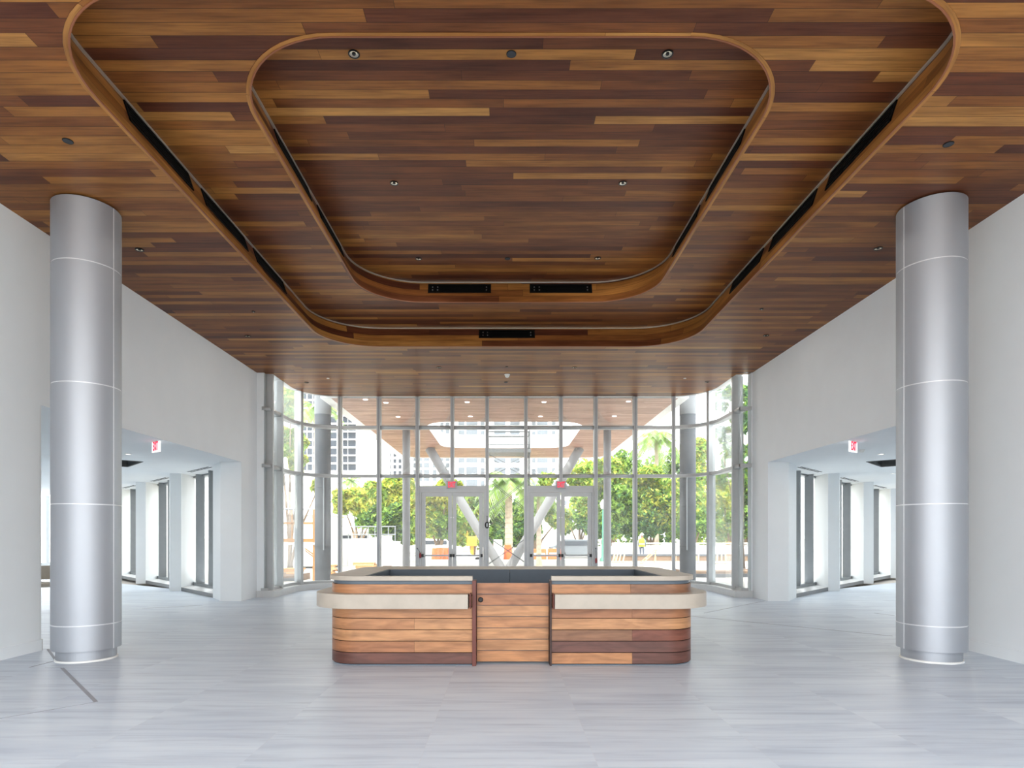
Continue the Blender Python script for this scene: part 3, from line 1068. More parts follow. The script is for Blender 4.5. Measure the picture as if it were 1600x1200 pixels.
# gate
gx0, gx1 = GX0 + 0.05, GX1 - 0.026
GY = 7.462
bm = bmesh.new()
uv = bm.loops.layers.uv.new('UVMap')
order = [0, 1, 1, 0, 1, 2, 2]
for k in range(7):
    z0 = 0.026 + k * ch
    P = with_length([(gx0, GY, 0, -1), (gx1, GY, 0, -1)])
    add_sweep(bm, P, -0.022, 0.0, z0 + 0.005, z0 + ch - 0.004, order[k], uv, v_off=k * 2.7 + 1.1, u_off=k * 4.9)
gate = obj('gate', bm, BM, COUNTER)
obj('gate_back', box((gx0, GY + 0.022, 0.026), (gx1, GY + 0.045, 0.98)), M['slate'], gate)
lk = at(751, 937, GY)
bm = lathe([(0, 0), (0.031, 0), (0.031, 0.010), (0.024, 0.014), (0.022, 0.008), (0, 0.008)], 24)
bmesh.ops.transform(bm, matrix=Matrix.Translation((lk.x, GY, lk.z)) @ Matrix.Rotation(pi / 2, 4, 'X'), verts=bm.verts)
obj('gate_lock', bm, M['black'], gate, smooth=False)

# ------------------------------------------------------------------ ceiling fixtures
def lamp(parent, watts, r=0.06, z=-0.03):
    d = bpy.data.lights.new('lamp', 'AREA')
    d.shape = 'DISK'
    d.size = 2 * r
    d.energy = watts
    d.color = (1.0, 0.93, 0.84)
    o = bpy.data.objects.new('lamp', d)
    o.location = (0, 0, z)
    COL.objects.link(o)
    o.parent = parent


for sg, nm in ((-1, 'left'), (1, 'right')):
    for k, ((x, y), pos) in enumerate((((8.15, 13.3), 'nearest the exit sign'), ((10.0, 13.6), 'beyond the open hatch'), ((11.0, 17.4), 'before the second window'), ((13.6, 16.5), 'middle of the room'),
                                       ((13.8, 20.3), 'before the third window'), ((16.8, 20.0), 'deepest in the room'), ((8.3, 8.6), 'just inside the opening'))):
        t = thing('downlight', 'small white downlight in the %s wing ceiling, %s' % (nm, pos), 'ceiling light', (sg * x, y, SOF), 0, 'small wing downlights')
        obj('trim_ring', lathe([(0.075, -0.001), (0.075, -0.008), (0.055, -0.010), (0.05, -0.002)], 24), M['white_plastic'], t)
        obj('lens', lathe([(0, -0.004), (0.052, -0.004), (0.052, -0.002), (0, -0.002)], 24), M['lens'], t)
        lamp(t, 7)
ZL = {1: H1, 2: H2, 3: H3}


def ceil_pt(px, py, lev):
    z = ZL[lev]
    Y = (z - EYE) * FPX / (CY - py)
    return Vector(((px - CX) * Y / FPX, Y, z))


def downlight(px, py, lev, label, r=0.06, watts=2.5):
    p = ceil_pt(px, py, lev)
    t = thing('downlight', label, 'ceiling light', p, 0, 'recessed downlights')
    obj('trim_ring', lathe([(r, -0.001), (r, -0.010), (r * 0.82, -0.013), (r * 0.74, -0.002)], 28), M['black'], t, smooth=True)
    obj('reflector', lathe([(r * 0.76, -0.006), (r * 0.5, -0.0025), (0, -0.0015)], 24), M['reflector'], t, smooth=True)
    obj('lamp_baffle', lathe([(0, -0.009), (r * 0.3, -0.009), (r * 0.34, -0.003), (0, -0.003)], 16), M['black'], t)
    lamp(t, watts, 0.05)


def speaker(px, py, lev, label, r=0.052):
    p = ceil_pt(px, py, lev)
    t = thing('ceiling_speaker', label, 'speaker', p, 0, 'flush ceiling speakers')
    obj('grille', lathe([(0, -0.008), (r * 0.86, -0.008), (r * 0.9, -0.004), (0, -0.001)], 28), M['speaker'], t, smooth=False)
    obj('rim', lathe([(r * 0.88, -0.001), (r * 0.9, -0.009), (r, -0.006), (r, -0.001)], 28), M['black'], t, smooth=True)


def sprinkler(px, py, lev, label, white=True, r=0.035):
    p = ceil_pt(px, py, lev)
    t = thing('sprinkler_head', label, 'sprinkler', p, 0, 'concealed sprinkler heads')
    obj('cover_plate', lathe([(0, -0.010), (r * 0.9, -0.010), (r, -0.006), (r, -0.001), (0, -0.001)], 20), M['white_plastic'] if white else M['black'], t)
    obj('stem', lathe([(0, -0.022), (0.008, -0.022), (0.010, -0.010), (0, -0.010)], 10), M['glint'], t)


for a in [(553, 84, 3, 'black rimmed downlight at the near left of the upper ceiling panel'),
          (1043, 84, 3, 'black rimmed downlight at the near right of the upper ceiling panel'),
          (616, 286, 3, 'black rimmed downlight left of centre in the upper ceiling panel'),
          (973, 286, 3, 'black rimmed downlight right of centre in the upper ceiling panel'),
          (654, 404, 3, 'small lit downlight at the far left of the upper ceiling panel'),
          (934, 403, 3, 'small lit downlight at the far right of the upper ceiling panel'),
          (218, 390, 1, 'downlight in the lower ceiling just right of the left column top', 0.06, 0.5),
          (1372, 388, 1, 'downlight in the lower ceiling just left of the right column top', 0.06, 0.5),
          (387, 525, 1, 'dark downlight in the lower ceiling near the left wall', 0.06, 0.5),
          (1197, 524, 1, 'dark downlight in the lower ceiling near the right wall', 0.06, 0.5),
          (686, 574, 1, 'downlight in the lower ceiling above the left glass doors'),
          (898, 574, 1, 'downlight in the lower ceiling above the right glass doors'),
          (479, 597.5, 1, 'downlight at the left rounded end of the lower ceiling by the glass'),
          (1105, 596.5, 1, 'downlight at the right rounded end of the lower ceiling by the glass')]:
    downlight(*a)
for a in [(799, 84, 3, 'dark round speaker at the near middle of the upper ceiling panel'),
          (793, 404, 3, 'dark round speaker at the far middle of the upper ceiling panel'),
          (106, 220, 1, 'dark round speaker in the lower ceiling above the left column'),
          (1482, 225, 1, 'dark round speaker in the lower ceiling above the right column'),
          (790.5, 597, 1, 'small dark speaker behind the white smoke detector')]:
    speaker(*a)
for a in [(396, 486.5, 1, 'small dull sprinkler plate in the lower ceiling left of the recess', False),
          (1190, 482.5, 1, 'small dull sprinkler plate in the lower ceiling right of the recess', False),
          (512.5, 591, 1, 'white sprinkler plate in the lower ceiling at the left near the glass'),
          (1070, 591, 1, 'white sprinkler plate in the lower ceiling at the right near the glass'),
          (792, 573, 1, 'brown sprinkler plate in the lower ceiling before the smoke detector', False)]:
    sprinkler(*a)
p = ceil_pt(792.5, 585, 1)
sd = thing('smoke_detector', 'white round smoke detector under the lower ceiling near the glass', 'smoke detector', p)
obj('base_plate', lathe([(0, -0.001), (0.072, -0.001), (0.072, -0.018), (0, -0.018)], 28), M['white_plastic'], sd)
obj('dome', lathe([(0, -0.085), (0.03, -0.082), (0.052, -0.06), (0.06, -0.018), (0, -0.018)], 28), M['white_plastic'], sd, smooth=True)


sd2 = thing('smoke_detector', 'white smoke detector on the right wing ceiling near the exit sign', 'smoke detector', (7.35, 12.65, SOF))
obj('base_plate', lathe([(0, -0.001), (0.06, -0.001), (0.06, -0.015), (0, -0.015)], 24), M['white_plastic'], sd2)
obj('dome', lathe([(0, -0.055), (0.03, -0.053), (0.048, -0.035), (0.05, -0.015), (0, -0.015)], 24), M['white_plastic'], sd2, smooth=True)


# linear grilles set in the fascias
def grille(c, along, inward, length, h, label, clips=True):
    """c: centre on the fascia face; along: unit vector; inward: unit vector into the room"""
    ang = atan2(along.y, along.x)
    t = thing('linear_grille', label, 'air vent', (c.x, c.y, c.z), ang, 'black air grilles in the fascias')
    tilt = math.atan2(LEAN, 0.45)
    # local frame: x along, y = outward from room or into it
    loc_in = Matrix.Rotation(-ang, 3, 'Z') @ Vector((inward.x, inward.y, 0))
    s = 1 if loc_in.y > 0 else -1
    t.rotation_euler = (Matrix.Rotation(ang, 3, 'Z') @ Matrix.Rotation(s * tilt, 3, 'X')).to_euler()
    def bx(x0, x1, y0, y1, z0, z1):
        ya, yb = sorted((s * y0, s * y1))
        return box((x0, ya, z0), (x1, yb, z1))
    L, hh = length / 2, h / 2
    bm = bmesh.new()
    for b in ((-L, L, 0.0, 0.016, hh - 0.022, hh), (-L, L, 0.0, 0.016, -hh, -hh + 0.022), (-L, -L + 0.03, 0.0, 0.016, -hh, hh), (L - 0.03, L, 0.0, 0.016, -hh, hh)):
        ya, yb = sorted((s * b[2], s * b[3]))
        add_box(bm, (b[0], ya, b[4]), (b[1], yb, b[5]))
    obj('grille_frame', bm, M['grille_black'], t)
    obj('grille_void', bx(-L + 0.02, L - 0.02, 0.001, 0.004, -hh + 0.015, hh - 0.015), M['void'], t)
    for z in (-0.035, 0.0, 0.035):
        obj('blade', bx(-L + 0.03, L - 0.03, 0.004, 0.013, z * h / 0.2 - 0.006, z * h / 0.2 + 0.006), M['grille_black'], t)
    if clips:
        for x in (-L + 0.09, -L + 0.19, L - 0.09):
            for z in (-0.017, 0.017):
                obj('fixing_clip', bx(x - 0.012, x + 0.012, 0.004, 0.014, z * h / 0.1 - 0.012, z * h / 0.1 + 0.012), M['glint'], t)


def back_grille(px0, px1, Y, ztop, h, label, zlow):
    x0, x1 = at(px0, 0, Y).x, at(px1, 0, Y).x
    grille(Vector(((x0 + x1) / 2, Y + LEAN * (ztop - h / 2 - zlow) / 0.45, ztop - h / 2)), Vector((1, 0, 0)), Vector((0, -1, 0)), x1 - x0, h, label)


back_grille(668, 767, 12.09, H3 - 0.05, 0.2, 'left black grille in the far fascia of the inner recess', H2)
back_grille(828, 926, 12.09, H3 - 0.05, 0.2, 'right black grille in the far fascia of the inner recess', H2)
back_grille(748, 836, 13.45, H2 - 0.045, 0.21, 'single black grille in the far fascia of the outer recess', H1)
for sg, nm in ((-1, 'left'), (1, 'right')):
    for (y0, y1), pos in (((6.43, 7.74), 'nearest'), ((8.07, 9.40), 'middle'), ((9.74, 11.04), 'farthest')):
        grille(Vector((RC + sg * (3.92 + LEAN * 0.3 / 0.45), (y0 + y1) / 2, H1 + 0.3)), Vector((0, 1, 0)), Vector((-sg, 0, 0)), y1 - y0, 0.23, '%s black grille along the %s fascia of the outer recess' % (pos, nm), False)
    for (y0, y1), pos in (((7.55, 8.84), 'nearer'), ((9.28, 10.6), 'farther')):
        grille(Vector((RC + sg * (2.77 + LEAN * 0.3 / 0.45), (y0 + y1) / 2, H2 + 0.3)), Vector((0, 1, 0)), Vector((-sg, 0, 0)), y1 - y0, 0.2, '%s black grille along the %s fascia of the inner recess' % (pos, nm), False)

# ------------------------------------------------------------------ floor joints
def strip(n, pa, pb, w):
    a, b = fl(*pa), fl(*pb)
    d = (b - a); d.z = 0
    q = Vector((-d.y, d.x, 0)).normalized() * w / 2
    struct('trim_%d' % n, prism([a - q, b - q, b + q, a + q], 0.0005, 0.003), M['joint'])


strip(4, (97, 1044), (150, 1097), 0.035)
strip(5, (150, 1097), (0, 1123), 0.008)
strip(6, (75, 1014.5), (87, 1031.5), 0.03)
strip(7, (46, 1043), (86, 1032.5), 0.015)
strip(8, (70, 1043), (97, 1044), 0.006)
strip(9, (1195, 939), (1100, 958), 0.012)
strip(10, (1080, 963), (1395, 994), 0.012)
strip(11, (222, 951), (316, 946), 0.01)
strip(12, (1366, 958), (1398, 962), 0.01)

# ------------------------------------------------------------------ slivers of furniture in the wings
p = fl(74, 972)
tb = thing('work_table', 'dark edged work table glimpsed behind the left column', 'table', (p.x - 0.9, p.y + 1.6, 0), radians(30))
obj('table_top', bevel(box((-0.8, -0.4, 0.80), (0.8, 0.4, 0.835)), 0.004), M['black'], tb)
for sx in (-0.7, 0.7):
    for sy in (-0.33, 0.33):
        obj('table_leg', tube((sx, sy, 0), (sx, sy, 0.8), 0.022, n=10), M['glint'], tb)
p = fl(76, 968)
ch_ = thing('sled_chair', 'beige seated sled-base chair glimpsed beside the left column', 'chair', (p.x, p.y - 0.1, 0), radians(20))
obj('seat', bevel(box((-0.23, -0.22, 0.62), (0.23, 0.22, 0.70)), 0.02), M['beige'], ch_)
for sx in (-0.2, 0.2):
    bm = bmesh.new()
    for a, b in (((sx, -0.2, 0.62), (sx, -0.24, 0.012)), ((sx, -0.24, 0.012), (sx, 0.24, 0.012)), ((sx, 0.24, 0.012), (sx, 0.2, 0.62))):
        add_tube(bm, a, b, 0.011, n=8)
    obj('sled_leg', bm, M['glint'], ch_)
obj('backrest', bevel(box((-0.22, 0.19, 0.74), (0.22, 0.22, 1.0)), 0.01), M['beige'], ch_)
for sx in (-0.18, 0.18):
    obj('back_post', tube((sx, 0.2, 0.6), (sx, 0.205, 0.9), 0.01, n=8), M['glint'], ch_)

# tall dark cabinet behind the right column
p = fl(1511.5, 990)
cb_ = thing('tall_cabinet', 'narrow dark cabinet glimpsed beyond the right column', 'cabinet', (p.x + 0.32, p.y + 0.2, 0), radians(-37))
obj('carcass', bevel(box((-0.3, -0.2, 0.05), (0.3, 0.2, 1.1)), 0.005), M['dark_wood'], cb_)
obj('cabinet_door', bevel(box((-0.29, -0.215, 0.08), (0.29, -0.2, 1.07)), 0.003), M['dark_wood'], cb_)
obj('handle', tube((0.22, -0.225, 0.5), (0.22, -0.225, 0.7), 0.012, n=8), M['black'], cb_)
obj('plinth_base', box((-0.28, -0.18, 0), (0.28, 0.18, 0.05)), M['black'], cb_)

# ================================================================== outside
# ------------------------------------------------------------------ ground
bm = bmesh.new()
add_prism(bm, [(-300, 18.62), (300, 18.62), (300, 420), (-300, 420)], -0.4, -0.08)
add_prism(bm, [(-300, -300), (300, -300), (300, -2.05), (-300, -2.05)], -0.4, -0.08)
add_prism(bm, [(-300, -2.05), (-26.3, -2.05), (-26.3, 18.62), (-300, 18.62)], -0.4, -0.08)
add_prism(bm, [(26.3, -2.05), (300, -2.05), (300, 18.62), (26.3, 18.62)], -0.4, -0.08)
struct('ground', bm, M['ground'])

# ------------------------------------------------------------------ entrance canopy
can = thing('entrance_canopy', 'timber lined entrance canopy with an oval-cornered roof opening outside the glass', 'canopy', (0, 0, 0))
CXW, CY0, CY1 = 5.55, 18.50, 32.7
OPEN = rounded_rect(-2.93, 2.93, 22.3, 28.9, 1.0, 10)
rim = [(-CXW + 0.3, CY0), (CXW - 0.3, CY0)]
wood_out = [(-CXW + 0.32, CY0), (CXW - 0.32, CY0), (CXW - 0.32, CY1 - 1.3)]
for i in range(9):
    a = (pi / 2) * i / 8
    wood_out.append((CXW - 0.32 - 1.0 + 1.0 * cos(a), CY1 - 1.3 + 1.0 * sin(a)))
for i in range(9):
    a = pi / 2 + (pi / 2) * i / 8
    wood_out.append((-CXW + 0.32 + 1.0 + 1.0 * cos(a), CY1 - 1.3 + 1.0 * sin(a)))
obj('wood_soffit', fill_plan([wood_out, OPEN], H1 - 0.002), M['soffit'], can)
slab_out = [(-CXW, CY0), (CXW, CY0), (CXW, CY1 - 1.3)]
for i in range(9):
    a = (pi / 2) * i / 8
    slab_out.append((CXW - 1.3 + 1.3 * cos(a), CY1 - 1.3 + 1.3 * sin(a)))
for i in range(9):
    a = pi / 2 + (pi / 2) * i / 8
    slab_out.append((-CXW + 1.3 + 1.3 * cos(a), CY1 - 1.3 + 1.3 * sin(a)))
bm = fill_plan([slab_out, [(p[0], p[1]) for p in OPEN]], H1)
geo = bmesh.ops.extrude_face_region(bm, geom=bm.faces[:])
bmesh.ops.translate(bm, vec=(0, 0, 0.62), verts=[v for v in geo['geom'] if isinstance(v, bmesh.types.BMVert)])
obj('roof_slab', bm, M['white_paint'], can)
for k, (px, py) in enumerate(((730, 628), (850, 628), (735, 650.5), (844.5, 650.5), (982, 627), (960, 650), (571, 624), (603, 629), (622, 651))):
    p = fl(px, py, H1)
    obj('canopy_light', lathe([(0, -0.012), (0.07, -0.012), (0.08, -0.004), (0, -0.003)], 16), M['lens'], can).location = (p.x, p.y, H1 - 0.002)

Mx = Matrix.Translation((2.3, 28.815, 5.97)) @ Matrix.Rotation(radians(-22), 4, 'Z') @ Matrix.Rotation(pi / 2, 4, 'X') @ Matrix.Scale(-1, 4, (1, 0, 0))
add_text('faint_marking', 'Way', 0.26, M['frame_dark'], can, Mx, 0.002)
obj('panel_seam', box((1.80, 28.885, 5.75), (1.815, 28.905, 6.3)), M['frame_dark'], can)

# round and slanted columns carrying the canopy
for sg, nm in ((-1, 'left'), (1, 'right')):
    top, bot = Vector((sg * 3.55, 28.9, H1 - 0.01)), Vector((sg * 0.12 + 0.03, 28.9, -0.08))
    t = thing('slanted_column', 'smooth pale leaning column rising from the middle to the canopy, %s leg' % nm, 'column', (bot.x, bot.y, bot.z), 0, 'slanted canopy columns')
    bm = bmesh.new()
    add_tube(bm, (0, 0, 0), top - bot, 0.215, n=28)
    obj('shaft', bm, M['concrete_mid'], t, smooth=True)
    obj('foot', lathe([(0, 0), (0.30, 0), (0.30, 0.06), (0, 0.06)], 24), M['concrete_pale'], t)
    x = -3.85 if sg < 0 else 4.02
    t = thing('canopy_column', 'straight grey column under the %s side of the canopy' % nm, 'column', (x, 24.06, -0.08), 0, 'straight canopy columns')
    obj('shaft', lathe([(0, 0), (0.15, 0), (0.15, H1 + 0.075), (0, H1 + 0.075)], 28), M['concrete_mid'], t, smooth=False)
    obj('base_plate', lathe([(0, 0), (0.24, 0), (0.24, 0.04), (0, 0.04)], 24), M['concrete_pale'], t)
    c = at(503 if sg < 0 else 1076, 800, 19.5)
    t = thing('concrete_column', 'bare grey concrete column just outside the %s bend of the glass' % nm, 'column', (c.x, 19.6, -0.08), 0, 'bare concrete columns by the glass')
    obj('shaft', lathe([(0, 0), (0.25, 0), (0.25, 5.5), (0, 5.5)], 32), M['concrete'], t, smooth=False)
    obj('sleeve', lathe([(0, 5.5), (0.262, 5.5), (0.262, 7.4), (0, 7.4)], 32), M['concrete_mid'], t, smooth=False)
    bm = bmesh.new()
    for z in (0.9 + 0.4, 2.55, 3.15):
        lathe([(0.252, z), (0.262, z), (0.262, z + 0.03), (0.252, z + 0.03)], 32, bm=bm)
    obj('strap', bm, M['scaf'], t)
    obj('conduit', tube((-0.1 * sg, -0.262, 1.2), (-0.1 * sg, -0.262, 3.6), 0.02, n=8), M['frame_dark'], t)


# ------------------------------------------------------------------ foliage
def leaves(bm, c, rad, n, size, mats, rng, flat=0.0):
    for _ in range(n):
        while True:
            v = Vector((rng.uniform(-1, 1), rng.uniform(-1, 1), rng.uniform(-1, 1)))
            if 0.25 < v.length < 1.0: break
        v = v.normalized() * (v.length ** 0.4)
        p = Vector(c) + Vector((v.x * rad[0], v.y * rad[1], v.z * rad[2]))
        s = 1.55 * size * rng.uniform(0.6, 1.4)
        q = Matrix.Rotation(rng.uniform(0, 2 * pi), 3, 'Z') @ Matrix.Rotation(rng.uniform(-1.1, 1.1), 3, 'X')
        ps = [Vector((0, -s, 0)), Vector((s * 0.55, 0, s * 0.12)), Vector((0, s, 0)), Vector((-s * 0.55, 0, s * 0.12))]
        f = bm.faces.new([bm.verts.new(p + q @ a) for a in ps])
        f.material_index = rng.choice(mats)


def tree(name, label, cat, base, blobs, size, mats, seed, trunk_r=0.16, group=None, dens=1.0, lean=0.0):
    """blobs: (dx, dy, z, rx, ry, rz, n, [material picks]) relative to the trunk base"""
    rng = random.Random(seed)
    t = thing(name, label, cat, base, 0, group)
    bm = bmesh.new()
    for dx, dy, z, rx, ry, rz, n, mi in blobs:
        # clumps inside the blob give the crown its broken outline
        m = max(5, n // 90)
        for _ in range(m):
            a, b = rng.uniform(0, 2 * pi), rng.uniform(-0.75, 1)
            rr = rng.uniform(0.35, 0.85)
            cx, cy, cz = dx + rx * rr * cos(a), dy + ry * rr * sin(a), z + rz * b * 0.75
            leaves(bm, (cx, cy, cz), (rx * 0.42, ry * 0.42, rz * 0.34), int(1.5 * n / m * dens), size, mi, rng)
    obj('foliage', bm, mats, t)
    bm = bmesh.new()
    for dx, dy, z, rx, ry, rz, n, mi in blobs:
        mid = Vector((dx * 0.35, dy * 0.35, z * 0.5))
        add_tube(bm, (rng.uniform(-.1, .1), rng.uniform(-.1, .1), 0), mid, trunk_r * 0.75, trunk_r * 0.5, n=8)
        add_tube(bm, mid, (dx, dy, z), trunk_r * 0.5, trunk_r * 0.2, n=8)
    obj('trunk', bm, M['bark'], t, smooth=True)
    return t


def palm(label, base, h, r, seed, n=26, trunk_r=0.16, droop=0.9):
    rng = random.Random(seed)
    t = thing('palm_tree', label, 'palm', base, 0, 'palms beyond the forecourt')
    prof = [(0, 0), (trunk_r * 1.5, 0), (trunk_r * 1.05, 0.5)]
    k = 14
    for i in range(k):
        z = 0.5 + (h - 0.5) * i / k
        prof += [(trunk_r * (1.04 - 0.2 * i / k), z), (trunk_r * (0.94 - 0.2 * i / k), z + (h - 0.5) / k * 0.8)]
    prof += [(trunk_r * 0.85, h), (0, h + 0.1)]
    obj('trunk', lathe(prof, 14), M['palm_bark'], t, smooth=False)
    bm = bmesh.new()
    for i in range(n):
        a = 2 * pi * i / n + rng.uniform(-0.15, 0.15)
        up = rng.uniform(-0.35, 1.15)
        L = r * rng.uniform(0.8, 1.1)
        pts = []
        for j in range(8):
            u = j / 7
            rad_ = L * u * cos(up * 0.8)
            z = h + L * (u * sin(up) - droop * u * u * 0.8)
            pts.append(Vector((rad_ * cos(a), rad_ * sin(a), z)))
        for j in range(7):
            d = (pts[j + 1] - pts[j]).normalized()
            sdv = Vector((-sin(a), cos(a), 0))
            for sg in (-1, 1):
                for q in range(3):
                    o = pts[j].lerp(pts[j + 1], q / 3)
                    ln = L * 0.30 * (1 - 0.55 * abs((j + q / 3) / 7 - 0.35))
                    tip = o + sdv * sg * ln * 0.8 + d * ln * 0.6 + Vector((0, 0, -ln * 0.5))
                    w = d * L * 0.03
                    f = bm.faces.new([bm.verts.new(o - w), bm.verts.new(o + w), bm.verts.new(tip)])
                    f.material_index = rng.choice((0, 0, 1))
    obj('fronds', bm, [M['leaf_s'], M['leaf_g']], t)
    return t


LM = [M['leaf_y'], M['leaf_g'], M['leaf_d']]
G = -0.08


def tree_px(name, label, Y, cxpx, mats_seed, blobs_px, size, group, cat='tree', base_py=None, trunk_r=0.16, dens=1.0):
    """blobs_px: (px, py, rx_px, ry_px, n, picks)"""
    b = at(cxpx, 0, Y)
    base = Vector((b.x, Y, G))
    bl = []
    k = Y / FPX
    for px, py, rx, ry, n, mi in blobs_px:
        c = at(px, py, Y)
        bl.append((c.x - base.x, random.uniform(-0.6, 0.6), c.z - G, rx * k, rx * k * 0.8, ry * k, n, mi))
    return tree(name, label, cat, base, bl, size, LM, mats_seed, trunk_r, group, dens)


GT = 'broadleaf trees beyond the forecourt'
y_, g_, d_ = [0, 0, 0, 1], [0, 1, 1, 1, 2], [1, 2, 2, 2]
tree_px('broadleaf_tree', 'yellowish tree over the low white house, left of the straight left column', 45, 560, 1,
        [(552, 782, 26, 18, 1500, y_), (578, 790, 26, 20, 1500, [0, 0, 1]), (536, 790, 20, 18, 900, y_), (580, 815, 18, 14, 700, [1, 1, 2])], 0.15, GT)
tree_px('broadleaf_tree', 'dense green tree directly behind the straight left canopy column', 38, 612, 2,
        [(600, 772, 26, 26, 1800, [0, 1, 1]), (628, 775, 24, 28, 1700, [0, 0, 1]), (612, 815, 28, 26, 1700, [1, 1, 2]), (590, 822, 18, 20, 900, [1, 2]), (630, 835, 20, 18, 900, [1, 2, 2])], 0.14, GT)
tree_px('broadleaf_tree', 'yellow-green tree showing through the left glass doors', 41.6, 686, 3,
        [(680, 785, 30, 26, 1800, [0, 0, 1]), (700, 765, 24, 16, 900, [0, 1]), (672, 820, 24, 20, 1100, [0, 1, 1]), (698, 825, 22, 18, 1000, [1, 1, 2])], 0.13, GT)
tree_px('broadleaf_tree', 'leafy tree behind the left leaning column', 45.5, 738, 4,
        [(740, 795, 24, 26, 1500, [0, 1, 1]), (728, 825, 20, 18, 900, [1, 1, 0]), (760, 780, 20, 18, 800, [1, 1, 2])], 0.13, GT)
tree_px('broadleaf_tree', 'loose bright tree outside the left bend of the glass, closest to it', 27, 452, 5,
        [(452, 640, 22, 30, 500, [0, 1, 1]), (448, 690, 26, 26, 700, [0, 1, 1]), (470, 728, 16, 16, 400, [0, 1]), (500, 760, 12, 18, 260, [0, 1]), (425, 620, 24, 40, 500, [0, 1, 1])], 0.13, GT, trunk_r=0.1)
tree_px('broadleaf_tree', 'grey-green tree right of the middle palm', 46.5, 835, 6,
        [(838, 795, 28, 30, 1700, [1, 1, 2]), (870, 815, 22, 24, 1000, [0, 1, 1]), (820, 830, 22, 18, 900, [1, 2, 2]), (860, 760, 18, 18, 700, [0, 1, 1])], 0.13, GT)
tree_px('broadleaf_tree', 'bright green tree behind the right leaning column top', 50.5, 905, 7,
        [(905, 745, 22, 18, 1100, [0, 1, 1]), (918, 790, 18, 24, 700, [1, 1, 0]), (890, 818, 24, 22, 1000, [1, 1, 2]), (915, 825, 18, 20, 800, [1, 2])], 0.13, GT)
tree_px('broadleaf_tree', 'broad tree behind the straight right canopy column', 46.5, 958, 8,
        [(950, 745, 30, 28, 1700, [0, 1, 1]), (965, 790, 32, 34, 2000, [1, 1, 2]), (945, 825, 26, 18, 1000, [1, 2, 2])], 0.15, GT)
tree_px('broadleaf_tree', 'tall mixed green tree behind the worker in the vest', 49.6, 1018, 9,
        [(1010, 752, 28, 24, 1600, [0, 1, 1]), (1030, 795, 34, 34, 2100, [0, 1, 2]), (1000, 820, 28, 22, 1300, [1, 2, 2])], 0.15, GT)
tree_px('broadleaf_tree', 'tree behind the bare concrete column on the right', 45.8, 1082, 10,
        [(1082, 720, 24, 30, 1200, [0, 1, 1]), (1075, 780, 26, 34, 1600, [0, 1, 1]), (1095, 822, 26, 20, 1000, [1, 1, 2])], 0.15, GT)
tree_px('broadleaf_tree', 'yellow-green tree at the right edge of the glass', 52, 1140, 11,
        [(1128, 775, 26, 30, 1700, [0, 0, 1]), (1150, 740, 22, 30, 1100, [1, 1, 2]), (1135, 822, 28, 20, 1200, [0, 1, 1])], 0.14, GT)
tree_px('broadleaf_tree', 'sparse dark-leaved tree high at the right bend of the glass', 26, 1160, 12,
        [(1140, 625, 22, 24, 130, [1, 2, 2]), (1130, 690, 22, 26, 150, [2, 2, 1]), (1165, 640, 22, 50, 260, [2, 2, 1]), (1150, 720, 24, 22, 150, [1, 2])], 0.14, GT, trunk_r=0.07)
for k, (px, Y, w, top, lb, mi) in enumerate((
        (578, 71, 40, 765, 'hazy green tree in the back row behind the yellowish tree', [1, 1, 2]),
        (655, 60, 34, 770, 'hazy tree in the back row between the straight left column and the doors', [0, 1, 1]),
        (712, 67, 34, 778, 'hazy tree in the back row behind the left glass doors', [0, 1, 1]),
        (770, 60, 30, 775, 'hazy tree in the back row left of the middle palm', [1, 1, 2]),
        (818, 67, 26, 780, 'hazy tree in the back row right of the middle palm', [1, 2, 2]),
        (930, 60, 40, 725, 'hazy tall tree in the back row left of the straight right column', [1, 1, 0]),
        (990, 67, 40, 712, 'hazy tall tree in the back row left of the shaggy palm', [1, 1, 2]),
        (1052, 60, 40, 715, 'hazy tall tree in the back row right of the shaggy palm', [1, 1, 2]),
        (1112, 67, 38, 740, 'hazy tree in the back row at the right bend of the glass', [0, 1, 1]),
        (1165, 60, 36, 720, 'hazy tree in the back row at the far right end of the glass', [1, 1, 2]))):
    hgt = (856 - top) / 2
    tree_px('broadleaf_tree', lb, Y, px, 40 + k, [(px, top + hgt * 0.62, w, hgt * 0.75, 1900, mi), (px + 6, top + hgt * 1.45, w * 0.95, hgt * 0.7, 1600, mi)], 0.2, GT, trunk_r=0.2)
# hedge in the middle
tree_px('hedge', 'low dark hedge between the leaning columns', 43.6, 800, 13,
        [(785, 838, 18, 12, 600, [2, 2, 1]), (812, 838, 18, 12, 600, [2, 2, 1]), (800, 850, 22, 8, 500, [1, 2])], 0.1, None, 'hedge', trunk_r=0.05)
b = at(795, 0, 40)
palm('big grey-green palm in the middle between the two door pairs', (b.x, 40, G), at(795, 752, 40).z - G, 2.4, 21, 30, 0.27)
b = at(1026, 0, 54)
palm('shaggy palm on the right above the worker', (b.x, 54, G), at(1026, 682, 54).z - G, 2.5, 22, 34, 0.2, 1.15)
b = at(842, 0, 31.5)
palm('slim palm seen through the right-hand glass doors', (b.x, 31.5, G), at(842, 770, 31.5).z - G, 1.4, 23, 20, 0.13)
b = at(494, 0, 36.6)
palm('palm outside the left bend beside the concrete column', (b.x, 36.6, G), at(494, 640, 36.6).z - G, 1.7, 24, 24, 0.14)
b = at(548, 0, 62)
palm('small palm beyond the low white house', (b.x, 62, G), at(548, 752, 62).z - G, 1.6, 25, 20, 0.16)


